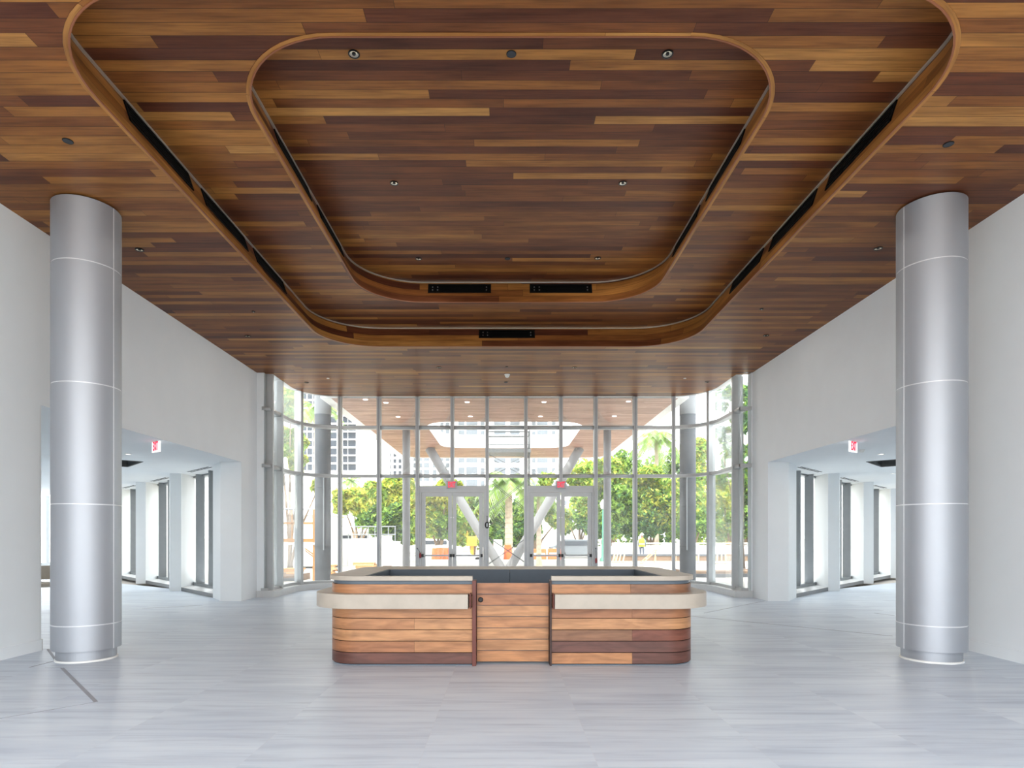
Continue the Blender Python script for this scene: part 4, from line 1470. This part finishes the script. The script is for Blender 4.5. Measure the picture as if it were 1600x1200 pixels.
# ------------------------------------------------------------------ far buildings
def building(name, label, px0, px1, ptop, Y, depth, floors_px, win_px, balcony=None, wall='white_paint', win='win', group=None):
    """floors_px: (first floor pixel y (lowest), pixel step, count); win_px: list of (px0, px1) columns"""
    a, b = at(px0, 0, Y).x, at(px1, 0, Y).x
    zt = at(0, ptop, Y).z
    t = thing(name, label, 'building', ((a + b) / 2, Y, G), 0, group)
    c = (a + b) / 2
    obj('wall_block', box((a - c, 0, 0), (b - c, depth, zt - G)), M[wall], t)
    obj('parapet', box((a - c - 0.2, -0.2, zt - G), (b - c + 0.2, depth + 0.2, zt - G + 0.6)), M[wall], t)
    y0, st, n = floors_px
    for k in range(n):
        for (w0, w1, fh) in win_px:
            x0, x1 = at(w0, 0, Y).x - c, at(w1, 0, Y).x - c
            zb = at(0, y0 - k * st, Y).z - G
            zh = fh * Y / FPX
            if zb + zh > zt - G: continue
            obj('window', box((x0, -0.06, zb), (x1, 0.05, zb + zh)), M[win], t)
        if balcony:
            x0, x1 = at(balcony[0], 0, Y).x - c, at(balcony[1], 0, Y).x - c
            zb = at(0, y0 - k * st, Y).z - G - 0.35
            obj('balcony', box((x0, -1.2, zb - 0.25), (x1, 0.0, zb)), M[wall], t)
    return t


GB = 'apartment blocks beyond the trees'
building('apartment_tower', 'tall white tower with stacked balconies behind the left concrete column', 470, 589, 560, 215, 25, (735, 12.4, 15),
         [(474, 479, 9.6), (480.5, 488, 9.6), (489.5, 497, 9.6), (499, 506, 9.6), (515, 526, 9.8), (528, 531, 9.8), (536, 543, 9.8), (544, 556, 9.8)], (534, 558), group=GB)
building('apartment_tower', 'white tower with a checker of small windows left of the straight column', 590, 642, 640, 252, 20, (742, 9.4, 10),
         [(597, 600.5, 6), (602.5, 606, 6), (608, 611, 6), (615, 619, 6), (623, 627, 6)], group=GB)
building('apartment_tower', 'pale block with grey paired windows behind the left leaning column', 643, 706, 655, 150, 18, (752, 10.6, 9),
         [(646, 651, 7), (655, 660, 7), (662, 671, 7.5), (676, 682, 7), (688, 693, 7), (696, 702, 7)], win='win_pale', group=GB)
building('apartment_tower', 'white block with broad dark windows in the middle behind the palm', 707, 872, 560, 125, 20, (762, 19.5, 11),
         [(716, 726, 12), (728.5, 746, 13), (751, 757, 11), (772, 790, 12), (797, 812, 12), (831, 837, 10), (839, 856, 12), (862, 868, 11)], win='win_pale', group=GB)
building('apartment_tower', 'grey-white block seen through the right-hand doors', 873, 948, 735, 92, 16, (828, 13, 7),
         [(877, 886, 7), (890, 897, 7), (901, 910, 7), (915, 922, 7), (934, 941, 7)], win='win_pale', group=GB)

# low white house with a pale hipped roof at the left
c = at(520, 0, 50)
hs = thing('house', 'low white house with a pale sloping roof behind the hoarding at left', 'building', (c.x, 50, G))
obj('wall_block', box((-6.5, 0, 0), (3.0, 8, 2.0)), M['white_paint'], hs)
bm = bmesh.new()
P = [(-7, -0.8, 2.0), (3.6, -0.8, 2.0), (3.6, 8.8, 2.0), (-7, 8.8, 2.0)]
R = [(-4, 4, 3.6), (0.2, 4, 3.6)]
v = [bm.verts.new(p) for p in P] + [bm.verts.new(p) for p in R]
for f in ((0, 1, 5, 4), (1, 2, 5), (2, 3, 4, 5), (3, 0, 4), (3, 2, 1, 0)): bm.faces.new([v[i] for i in f])
obj('roof', bm, M['roof'], hs)
for x in (-5.0, -3.0, 0.6, 1.9):
    obj('window', box((x, -0.05, 0.9), (x + 0.9, 0.05, 1.7)), M['win'], hs)
obj('gutter', box((-7, -0.9, 1.9), (3.6, -0.78, 2.02)), M['frame_dark'], hs)

# white hoarding at the left
c0, c1 = at(440, 0, 34).x, at(612, 0, 34).x
hd = thing('site_hoarding', 'long plain white hoarding panel across the left of the site', 'hoarding', ((c0 + c1) / 2, 34, G))
w_ = (c1 - c0) / 2
for i in range(5):
    a, b = -w_ + 2 * w_ * i / 5, -w_ + 2 * w_ * (i + 1) / 5
    obj('hoarding_panel', box((a + 0.01, -0.05, 0), (b - 0.01, 0.05, 1.42)), M['white_paint'], hd)
obj('top_rail', box((-w_, -0.07, 1.42), (w_, 0.07, 1.5)), M['white_paint'], hd)
for i in range(6):
    x = -w_ + 2 * w_ * i / 5
    obj('post', box((x - 0.05, 0.05, 0), (x + 0.05, 0.13, 1.42)), M['white_paint'], hd)
# picket railing seen over the hoarding
rl = thing('site_railing', 'thin grey railing above the white hoarding at left', 'railing', (at(560, 0, 36).x, 36, G))
bm = bmesh.new()
obj('rail', box((-2.2, -0.03, 2.18), (2.2, 0.03, 2.24)), M['frame_dark'], rl)
obj('rail', box((-2.2, -0.03, 1.72), (2.2, 0.03, 1.77)), M['frame_dark'], rl)
for i in range(12):
    x = -2.15 + 4.3 * i / 11
    obj('baluster', box((x - 0.02, -0.02, 0), (x + 0.02, 0.02, 2.18)), M['frame_dark'], rl)

# white cabinet / planter block right of the hoarding
for px0, px1, pt, pb, Y, lb in ((597, 610, 838, 866, 33, 'short white wall stub at the right end of the hoarding'), (613, 623, 847, 866, 32.6, 'white utility box left of the straight column')):
    a, b = at(px0, 0, Y).x, at(px1, 0, Y).x
    z = at(0, pt, Y).z - G
    t = thing('utility_box', lb, 'box', ((a + b) / 2, Y, G))
    obj('casing', bevel(box(((a - b) / 2, 0, 0.04), ((b - a) / 2, 0.5, z)), 0.02), M['white_paint'], t)
    obj('lid', bevel(box(((a - b) / 2 - 0.02, -0.02, z), ((b - a) / 2 + 0.02, 0.52, z + 0.04)), 0.01), M['white_paint'], t)
    obj('skid', box(((a - b) / 2 + 0.03, 0.05, 0), ((b - a) / 2 - 0.03, 0.45, 0.04)), M['sand'], t)

# white parapet with rail at the right
c0, c1 = at(930, 0, 43.6).x, at(1230, 0, 43.6).x
pp = thing('parapet_wall', 'long white parapet with an open top rail beyond the worker', 'wall', ((c0 + c1) / 2, 43.6, G))
w_ = (c1 - c0) / 2
zt = at(0, 848, 43.6).z - G
obj('wall_panel', box((-w_, 0, 0), (w_, 0.25, zt - 0.26)), M['white_paint'], pp)
segs = [(957, 1001), (1043, 1068), (1089, 1092), (1119, 1133), (1144, 1147), (1170, 1173), (1200, 1203)]
for a, b in segs:
    xa, xb = at(a, 0, 43.6).x - (c0 + c1) / 2, at(b, 0, 43.6).x - (c0 + c1) / 2
    obj('upstand', box((xa, 0, zt - 0.26), (xb, 0.25, zt)), M['white_paint'], pp)
obj('top_rail', box((-w_ + 1.5, 0.08, zt - 0.06), (w_, 0.16, zt)), M['white_paint'], pp)
obj('mid_rail', box((-w_ + 1.5, 0.1, zt - 0.19), (w_, 0.14, zt - 0.15)), M['white_paint'], pp)

# earth bank / kerb wall in front of it
c0, c1 = at(945, 0, 40.4).x, at(1230, 0, 40.4).x
kb = thing('retaining_kerb', 'low brown retaining wall with a grey cap below the white parapet', 'wall', ((c0 + c1) / 2, 40.4, G))
w_ = (c1 - c0) / 2
zt = at(0, 866, 40.4).z - G
obj('plywood_face', box((-w_, 0, 0), (w_, 0.1, zt - 0.12)), M['sand'], kb)
obj('cap', box((-w_, -0.05, zt - 0.12), (w_, 0.5, zt)), M['concrete'], kb)
for i in range(9):
    x = -w_ + 2 * w_ * (i + 0.5) / 9
    obj('batten', box((x - 0.04, -0.05, 0), (x + 0.04, 0.0, zt - 0.12)), M['timber_pale'], kb)

# curved earth edges near the glass
for px0, px1, Y, h, lb in ((1062, 1175, 24.5, 0.26, 'brown earth strip outside the right bend of the glass'), (430, 470, 22.5, 0.2, 'brown earth strip outside the left bend of the glass')):
    a, b = at(px0, 0, Y).x, at(px1, 0, Y).x
    t = thing('earth_strip', lb, 'earth bank', ((a + b) / 2, Y, G), 0, 'earth strips by the glass')
    w_ = (b - a) / 2
    bm = bmesh.new()
    pts = []
    for i in range(13):
        u = -1 + 2 * i / 12
        pts.append((u * w_, 0.35 * u * u - 0.2, 0, -1))
    add_sweep(bm, with_length(pts), -0.9, 0.0, 0.0, h)
    obj('earth', bevel(bm, 0.05, 2), M['sand'], t, smooth=True)
    obj('kerb', sweep(with_length(pts), 0.0, 0.12, 0.0, h * 0.55), M['concrete'], t)


# ------------------------------------------------------------------ timber on the site
def leaning_frame(px, Y, label, w=0.55, l=1.5, ang=38, rot=0.0):
    p = at(px, 0, Y)
    t = thing('timber_prop_stand', label, 'timber frame', (p.x, Y, G), rot, 'leaning timber frames')
    R_ = Matrix.Rotation(radians(-ang), 4, 'Y')
    for sy in (-1, 1):
        bm = bmesh.new()
        add_box(bm, (0, sy * w / 2 - 0.035, -0.03), (l, sy * w / 2 + 0.035, 0.03), 0, R_)
        bmesh.ops.translate(bm, vec=(0, 0, 0.03), verts=bm.verts)
        obj('stile', bm, M['timber_pale'], t)
    for k in (0.04, 0.36, 0.68, 0.96):
        bm = bmesh.new()
        add_box(bm, (l * k - 0.035, -w / 2, -0.03), (l * k + 0.035, w / 2, 0.03), 0, R_)
        bmesh.ops.translate(bm, vec=(0, 0, 0.03), verts=bm.verts)
        obj('rung', bm, M['timber_pale'], t)
    top = R_ @ Vector((l * 0.94, 0, 0))
    bm = bmesh.new()
    add_tube(bm, (top.x + 0.1, w / 2, top.z), (top.x - 0.02, w / 2 , 0.0), 0.035, n=8)
    obj('prop', bm, M['timber_pale'], t)


leaning_frame(1001, 36, 'pale timber frame leaning on a prop in front of the worker', 0.6, 1.25, 42)
for k, (px, Y, lb) in enumerate(((962, 38, 'leftmost'), (967, 38, 'second'), (972, 38, 'third'), (978, 38, 'fourth'), (1096, 36, 'single'), (1119, 36, 'leftmost'), (1126, 36, 'second'), (1133, 36, 'third'), (1139, 36, 'fourth'))):
    p = at(px, 0, Y)
    where = 'in the row left of the worker' if px < 1000 else ('just right of the bare concrete column' if px == 1096 else 'in the row at the right bend of the glass')
    t = thing('timber_brace', '%s pale timber brace %s' % (lb, where), 'timber', (p.x, Y, G), 0, 'timber braces against the low wall')
    bm = bmesh.new()
    add_tube(bm, (-0.2, 0, 0.01), (0.12, 0.9, 0.62), 0.045, n=4)
    obj('stud', bm, M['timber_pale'], t)
    obj('foot_block', box((-0.28, -0.08, 0), (-0.1, 0.08, 0.06)), M['timber_pale'], t)


def lumber_stack(px0, px1, Y, rows, label, th=0.07):
    a, b = at(px0, 0, Y).x, at(px1, 0, Y).x
    L = (b - a) / 2
    t = thing('lumber_stack', label, 'lumber', ((a + b) / 2, Y, G), 0, 'stacks of site lumber')
    rng = random.Random(int(px0))
    for sx in (-0.7, 0.7):
        obj('bearer', box((sx * L - 0.06, -0.3, 0), (sx * L + 0.06, 0.4, 0.08)), M['timber'], t)
    for r in range(rows):
        for c in range(3):
            o = rng.uniform(-0.12, 0.12)
            obj('plank', box((-L + o, -0.28 + c * 0.22, 0.08 + r * th), (L + o, -0.08 + c * 0.22, 0.08 + (r + 1) * th - 0.006)), M['timber' if rng.random() < 0.6 else 'timber_pale'], t)


lumber_stack(556, 588, 30, 4, 'short stack of lumber under the green tree at left')
lumber_stack(536, 604, 26, 1, 'long single layer of planks on the ground at left')
lumber_stack(540, 580, 23.5, 1, 'planks on the ground closest to the glass at left')
lumber_stack(443, 470, 24.6, 4, 'lumber pile seen low between the left window fins and the bend')
lumber_stack(506, 522, 26, 5, 'lumber pile just right of the left concrete column')

# timber guard frame beside the left concrete column
pA = at(491, 0, 21.0)
gf = thing('timber_guard', 'orange-brown timber guard frame beside the left concrete column', 'timber frame', (pA.x, 21.0, G))
z = lambda py: at(0, py, 21.0).z - G
xl = at(432, 0, 21.0).x - pA.x
xm = at(456.5, 0, 21.0).x - pA.x
obj('post', box((-0.045, -0.045, 0), (0.045, 0.045, z(796))), M['timber'], gf)
obj('post', box((xm - 0.02, -0.03, z(843)), (xm + 0.02, 0.03, z(797))), M['timber'], gf)
obj('post', box((xl - 0.045, -0.045, 0), (xl + 0.045, 0.045, z(796))), M['timber'], gf)
obj('rail', box((xl, -0.03, z(819)), (0, 0.0, z(816))), M['timber'], gf)
obj('rail', box((xl, -0.06, z(847)), (0.06, -0.0, z(841.5))), M['timber'], gf)
obj('rail', box((xl, -0.06, z(851.5)), (0.04, 0.03, z(847.5))), M['concrete_pale'], gf, label='grey lower rail')
bm = bmesh.new()
add_tube(bm, (xl, 0, z(795.5)), (-0.05, 0, z(795.5)), 0.03, n=8)
obj('pipe_rail', bm, M['frame_dark'], gf)
bm = bmesh.new()
add_tube(bm, (-0.42, 0.3, z(857)), (-0.02, 0.3, z(870)), 0.025, n=6)
add_tube(bm, (-0.42, 0.3, z(860)), (-0.02, 0.3, z(874)), 0.02, n=6)
obj('brace', bm, M['timber'], gf)
# pale site cabin behind it
a, b = at(456, 0, 31).x, at(516, 0, 31).x
sc_ = thing('site_cabin', 'pale grey site cabin behind the timber guard frame', 'cabin', ((a + b) / 2, 31, G))
zt = at(0, 805, 31).z - G
obj('cabin_body', bevel(box(((a - b) / 2, 0, 0.1), ((b - a) / 2, 2.4, zt)), 0.03), M['concrete_pale'], sc_)
obj('cabin_roof', box(((a - b) / 2 - 0.1, -0.1, zt), ((b - a) / 2 + 0.1, 2.5, zt + 0.08)), M['white_paint'], sc_)
obj('cabin_door', box((-0.35, -0.03, 0.15), (0.45, 0.0, 2.0)), M['white_paint'], sc_)
obj('skid', box(((a - b) / 2 + 0.1, 0.2, 0), ((b - a) / 2 - 0.1, 2.2, 0.1)), M['scaf'], sc_)

# ------------------------------------------------------------------ scaffold tower under the roof opening
SY = 25.0
x0, x1 = at(760, 0, SY).x, at(827.5, 0, SY).x
sc0 = (x0 + x1) / 2
sf = thing('scaffold_tower', 'dark steel scaffold tower standing under the canopy roof opening', 'scaffold', (sc0, SY, G))
hx, dy = (x1 - x0) / 2, 1.2
zz = lambda py: at(0, py, SY).z - G
Ztop = zz(668)
for sx in (-hx, hx):
    for sy in (0, dy):
        bm = bmesh.new()
        add_tube(bm, (sx, sy, 0.03), (sx, sy, Ztop), 0.022, n=8)
        obj('standard', bm, M['scaf'], sf)
        obj('base_jack', box((sx - 0.07, sy - 0.07, 0), (sx + 0.07, sy + 0.07, 0.03)), M['scaf'], sf)
for py, r in ((674.5, 0.03), (694.5, 0.016)):
    for sy in (0, dy):
        bm = bmesh.new()
        add_tube(bm, (-hx, sy, zz(py)), (hx, sy, zz(py)), r, n=8)
        obj('guard_rail', bm, M['scaf'], sf)
for sx in (-hx, hx):
    for py in (674.5, 694.5, 745, 790, 842):
        bm = bmesh.new()
        add_tube(bm, (sx, 0, zz(py)), (sx, dy, zz(py)), 0.018, n=8)
        obj('end_rung', bm, M['scaf'], sf)
obj('deck', box((-hx - 0.05, -0.05, zz(707)), (hx + 0.05, dy + 0.05, zz(701.5))), M['metal_grey'], sf)
for (pa, pb) in ((708, 743), (745, 800), (838, 884)):
    for sy in (0, dy):
        for s in (-1, 1):
            bm = bmesh.new()
            add_tube(bm, (-hx * s, sy, zz(pa)), (hx * s, sy, zz(pb)), 0.012, n=6)
            obj('cross_brace', bm, M['scaf'], sf)

# ------------------------------------------------------------------ site furniture on the forecourt
def traffic_drum(px, Y, label, h=0.95):
    p = at(px, 0, Y)
    t = thing('traffic_drum', label, 'traffic drum', (p.x, Y, G), 0, 'orange traffic drums')
    obj('rubber_base', lathe([(0, 0), (0.34, 0), (0.34, 0.07), (0, 0.07)], 20), M['black'], t)
    obj('barrel', lathe([(0, 0.07), (0.28, 0.07), (0.26, h * 0.5), (0.22, h), (0, h)], 24), M['orange'], t, smooth=False)
    for z in (0.35, 0.65):
        rr = 0.285 - 0.06 * z / h
        obj('reflective_band', lathe([(rr - 0.02, z), (rr, z), (rr - 0.012, z + 0.12), (rr - 0.03, z + 0.12)], 24), M['white_plastic'], t)


traffic_drum(681, 36, 'leftmost orange drum seen through the left glass doors')
traffic_drum(688, 37.5, 'second orange drum seen through the left glass doors')
traffic_drum(698, 36.5, 'orange drum nearest the door meeting stiles on the left')
traffic_drum(793.5, 38, 'single orange striped drum between the leaning columns', 1.1)


def barrier(px, Y, label, w=0.9):
    p = at(px, 0, Y)
    t = thing('water_barrier', label, 'barrier', (p.x, Y, G), 0, 'plastic road barriers')
    bm = bmesh.new()
    v = [(-w / 2, -0.3, 0), (w / 2, -0.3, 0), (w / 2, 0.3, 0), (-w / 2, 0.3, 0), (-w / 2, -0.11, 0.85), (w / 2, -0.11, 0.85), (w / 2, 0.11, 0.85), (-w / 2, 0.11, 0.85)]
    vs = [bm.verts.new(q) for q in v]
    for f in ((0, 3, 2, 1), (4, 5, 6, 7), (0, 1, 5, 4), (1, 2, 6, 5), (2, 3, 7, 6), (3, 0, 4, 7)): bm.faces.new([vs[i] for i in f])
    obj('body', bevel(bm, 0.03), M['orange'], t)
    obj('filler_cap', lathe([(0, 0.85), (0.07, 0.85), (0.07, 0.90), (0, 0.90)], 14), M['white_plastic'], t)
    obj('reflector_strip', box((-w / 2 + 0.08, -0.2, 0.5), (w / 2 - 0.08, -0.17, 0.6)), M['white_plastic'], t)


barrier(842, 38, 'orange road barrier at the left of the right-hand door glass')
barrier(866, 39, 'orange road barrier near the middle of the right-hand doors', 0.8)
p = at(823, 0, 38.2)
t = thing('utility_box', 'white utility box beside the orange barrier', 'box', (p.x, 38.4, G))
obj('casing', bevel(box((-0.2, -0.2, 0.03), (0.2, 0.2, 0.85)), 0.02), M['white_paint'], t)
obj('plinth', box((-0.23, -0.23, 0), (0.23, 0.23, 0.03)), M['concrete'], t)
a, b = at(771, 0, 37).x, at(785, 0, 37).x
t = thing('utility_box', 'tall white utility box left of the palm trunk', 'box', ((a + b) / 2, 37, G))
zt = at(0, 843, 37).z - G
obj('casing', bevel(box(((a - b) / 2, 0, 0.04), ((b - a) / 2, 0.5, zt)), 0.02), M['white_paint'], t)
obj('plinth', box(((a - b) / 2 - 0.03, -0.03, 0), ((b - a) / 2 + 0.03, 0.53, 0.04)), M['concrete'], t)
# amber machine
p = at(738, 0, 37)
t = thing('mobile_lift', 'amber yellow mobile lift parked behind the left leaning column', 'lift', (p.x, 37, G))
obj('chassis', bevel(box((-0.6, -0.35, 0.2), (0.5, 0.35, 0.45)), 0.03), M['white_plastic'], t)
for sx in (-0.42, 0.34):
    for sy in (-0.36, 0.36):
        obj('wheel', tube((sx, sy - 0.06, 0.2), (sx, sy + 0.06, 0.2), 0.2, n=18), M['black'], t)
obj('mast', box((-0.1, -0.12, 0.45), (0.08, 0.12, 1.5)), M['amber'], t)
obj('basket', bevel(box((-0.3, -0.3, 1.05), (0.26, 0.3, 1.62)), 0.02), M['amber'], t)
for sx in (-0.28, 0.24):
    obj('guard_post', tube((sx, -0.28, 1.62), (sx, -0.28, 1.95), 0.018, n=8), M['amber'], t)
# tarp heaps
for px, Y, w, h, lb in ((683, 39, 1.0, 1.0, 'white tarpaulin heap behind the orange drums'), (727, 35.6, 0.7, 0.62, 'white tarpaulin heap in front of the amber lift')):
    p = at(px, 0, Y)
    rng = random.Random(px)
    bm = bmesh.new()
    bmesh.ops.create_uvsphere(bm, u_segments=20, v_segments=10, radius=1.0)
    for v in bm.verts:
        v.co = Vector((v.co.x * w, v.co.y * 0.6, max(0.0, v.co.z) * h)) * (1 + 0.12 * sin(v.co.x * 5 + v.co.y * 4))
    o = obj('tarpaulin_heap', bm, M['white_paint'], None, smooth=True)
    o.location = (p.x, Y, G)
    tag(o, lb, 'tarpaulin', 'tarpaulin heaps')
# green street lamp base
p = at(942, 0, 40)
t = thing('street_lamp', 'green cast street lamp between the right doors and the straight column', 'street lamp', (p.x, 40, G))
obj('post', lathe([(0, 0), (0.22, 0), (0.2, 0.15), (0.11, 0.3), (0.09, 0.9), (0.06, 1.2), (0.05, 3.4), (0, 3.4)], 16), M['green_metal'], t, smooth=True)
obj('crossbar', tube((-0.25, 0, 1.25), (0.25, 0, 1.25), 0.02, n=8), M['green_metal'], t)
obj('lantern', lathe([(0, 3.4), (0.12, 3.42), (0.2, 3.75), (0.1, 3.95), (0, 4.05)], 12), M['white_plastic'], t, smooth=True)
# planter kerb across the forecourt
a, b = at(655, 0, 33.6).x, at(930, 0, 33.6).x
t = thing('planter_kerb', 'long low pale kerb across the forecourt beyond the leaning columns', 'kerb', ((a + b) / 2, 33.6, G))
obj('kerb', bevel(box(((a - b) / 2, 0, 0), ((b - a) / 2, 0.35, 0.34)), 0.02), M['concrete_pale'], t)
obj('grass_strip', box(((a - b) / 2 + 0.05, 0.35, 0), ((b - a) / 2 - 0.05, 1.1, 0.22)), M['leaf_g'], t)

# parked cars behind the left doors
def car(px, Y, col, label):
    p = at(px, 0, Y)
    t = thing('parked_car', label, 'car', (p.x, Y, G), 0, 'parked cars beyond the forecourt')
    bm = bmesh.new()
    prof = [(-2.1, 0.25), (2.1, 0.25), (2.15, 0.7), (1.3, 0.85), (0.75, 1.38), (-1.0, 1.42), (-1.75, 0.92), (-2.15, 0.82)]
    A = [bm.verts.new((x, -0.85, z)) for x, z in prof]
    B = [bm.verts.new((x, 0.85, z)) for x, z in prof]
    bm.faces.new(A); bm.faces.new(B[::-1])
    for i in range(len(prof)):
        j = (i + 1) % len(prof)
        bm.faces.new([A[i], B[i], B[j], A[j]])
    obj('body', bevel(bm, 0.05, 2), col, t)
    obj('side_window', prism([(-1.45, -0.875), (0.95, -0.875), (0.95, -0.85), (-1.45, -0.85)], 0.95, 1.28), M['win'], t)
    for sx in (-1.3, 1.3):
        for sy in (-0.8, 0.8):
            obj('wheel', tube((sx, sy - 0.1, 0.3), (sx, sy + 0.1, 0.3), 0.3, n=18), M['black'], t)


car(682, 52, M['white_paint'], 'white parked car behind the left-hand door glass')
car(903, 46.2, M['win_pale'], 'grey parked car behind the right-hand door glass')

# ------------------------------------------------------------------ the worker
def worker():
    Y = 42.2
    p = at(1003, 0, Y)
    t = thing('person', 'person in white hard hat and yellow vest standing behind the low wall', 'person', (p.x, Y, G), radians(150))
    # body as one skinned surface
    J = {'pelvis': (0, 0, 0.96), 'waist': (0, 0, 1.08), 'chest': (0, 0.0, 1.30), 'neck': (0, 0.0, 1.50), 'head0': (0, -0.01, 1.58), 'head1': (0, -0.02, 1.72),
         'hipL': (-0.10, 0, 0.92), 'kneeL': (-0.11, -0.02, 0.50), 'ankL': (-0.11, 0.02, 0.10), 'toeL': (-0.12, -0.14, 0.04),
         'hipR': (0.10, 0, 0.92), 'kneeR': (0.12, -0.03, 0.50), 'ankR': (0.12, 0.02, 0.10), 'toeR': (0.14, -0.14, 0.04),
         'shL': (-0.19, 0, 1.42), 'elL': (-0.26, 0.03, 1.15), 'wrL': (-0.20, -0.14, 0.98), 'haL': (-0.17, -0.20, 0.95),
         'shR': (0.19, 0, 1.42), 'elR': (0.25, 0.04, 1.14), 'wrR': (0.24, -0.06, 0.90), 'haR': (0.235, -0.08, 0.83)}
    Rd = {'pelvis': .15, 'waist': .14, 'chest': .165, 'neck': .06, 'head0': .075, 'head1': .09, 'hipL': .095, 'hipR': .095, 'kneeL': .065, 'kneeR': .065,
          'ankL': .05, 'ankR': .05, 'toeL': .04, 'toeR': .04, 'shL': .07, 'shR': .07, 'elL': .048, 'elR': .048, 'wrL': .034, 'wrR': .034, 'haL': .04, 'haR': .04}
    E = [('pelvis', 'waist'), ('waist', 'chest'), ('chest', 'neck'), ('neck', 'head0'), ('head0', 'head1'),
         ('pelvis', 'hipL'), ('hipL', 'kneeL'), ('kneeL', 'ankL'), ('ankL', 'toeL'), ('pelvis', 'hipR'), ('hipR', 'kneeR'), ('kneeR', 'ankR'), ('ankR', 'toeR'),
         ('chest', 'shL'), ('shL', 'elL'), ('elL', 'wrL'), ('wrL', 'haL'), ('chest', 'shR'), ('shR', 'elR'), ('elR', 'wrR'), ('wrR', 'haR')]
    names = list(J)
    me = bpy.data.meshes.new('body')
    me.from_pydata([J[n] for n in names], [(names.index(a), names.index(b)) for a, b in E], [])
    o = bpy.data.objects.new('body', me)
    COL.objects.link(o)
    md = o.modifiers.new('skin', 'SKIN')
    for i, n in enumerate(names):
        sv = me.skin_vertices[0].data[i]
        sv.radius = (Rd[n], Rd[n] * (0.72 if n in ('pelvis', 'waist', 'chest') else 1.0))
        sv.use_root = n == 'pelvis'
    o.modifiers.new('sub', 'SUBSURF').levels = 2
    bpy.context.view_layer.update()
    ev = bpy.data.meshes.new_from_object(o.evaluated_get(bpy.context.evaluated_depsgraph_get()))
    bpy.data.objects.remove(o)
    ev.name = 'body'
    for m in (M['skin'], M['shirt'], M['denim'], M['boot']): ev.materials.append(m)
    for pl in ev.polygons:
        c = pl.center
        pl.use_smooth = True
        arm_out = abs(c.x) > 0.155 and c.z < 1.4 and c.z > 0.6
        if c.z > 1.5: pl.material_index = 0
        elif arm_out and c.z < 0.99 and (c.y < -0.1 or abs(c.x) > 0.2): pl.material_index = 0
        elif c.z > 0.98 or arm_out: pl.material_index = 1
        elif c.z > 0.12: pl.material_index = 2
        else: pl.material_index = 3
    b = bpy.data.objects.new('body', ev)
    COL.objects.link(b)
    b.parent = t
    # vest: shell round the trunk
    prof = [(0.175, 0.92), (0.178, 1.1), (0.19, 1.3), (0.175, 1.42), (0.09, 1.50)]
    bm = lathe(prof, 24)
    for v in bm.verts: v.co = Vector((v.co.x * 1.12, v.co.y * 0.86, v.co.z))
    obj('safety_vest', bm, M['hivis'], t, smooth=True)
    bm = lathe([(0.18, 1.08), (0.183, 1.08), (0.186, 1.13), (0.183, 1.13)], 24)
    for v in bm.verts: v.co = Vector((v.co.x * 1.13, v.co.y * 0.88, v.co.z))
    obj('reflective_stripe', bm, M['white_plastic'], t)
    bm = lathe([(0, 1.86), (0.06, 1.85), (0.105, 1.80), (0.115, 1.745), (0.15, 1.74), (0.15, 1.73), (0, 1.73)], 24)
    for v in bm.verts: v.co = Vector((v.co.x, v.co.y * 1.12 - 0.02, v.co.z))
    obj('hard_hat', bm, M['white_plastic'], t, smooth=True)
    bm = bmesh.new()
    for sx in (-0.032, 0.032):
        bmesh.ops.create_icosphere(bm, subdivisions=1, radius=0.011, matrix=Matrix.Translation((sx, -0.105, 1.655)))
    obj('eyes', bm, M['hair'], t)
    bm = bmesh.new()
    add_tube(bm, (0, -0.10, 1.665), (0, -0.125, 1.625), 0.009, 0.016, n=8)
    obj('nose', bm, M['skin'], t, smooth=True)
    bm = bmesh.new()
    for hx_, hy, hz, s in ((-0.17, -0.20, 0.95, -1), (0.235, -0.08, 0.83, 1)):
        for f in range(4):
            x = hx_ + (f - 1.5) * 0.018
            l = (0.065, 0.075, 0.072, 0.058)[f]
            add_tube(bm, (x, hy, hz), (x, hy - 0.012, hz - l * 0.6), 0.009, n=6)
            add_tube(bm, (x, hy - 0.012, hz - l * 0.6), (x, hy + 0.0, hz - l), 0.008, n=6)
        add_tube(bm, (hx_ - s * 0.03, hy, hz + 0.02), (hx_ - s * 0.055, hy - 0.02, hz - 0.025), 0.010, n=6)
    obj('fingers', bm, M['skin'], t, smooth=True)


worker()
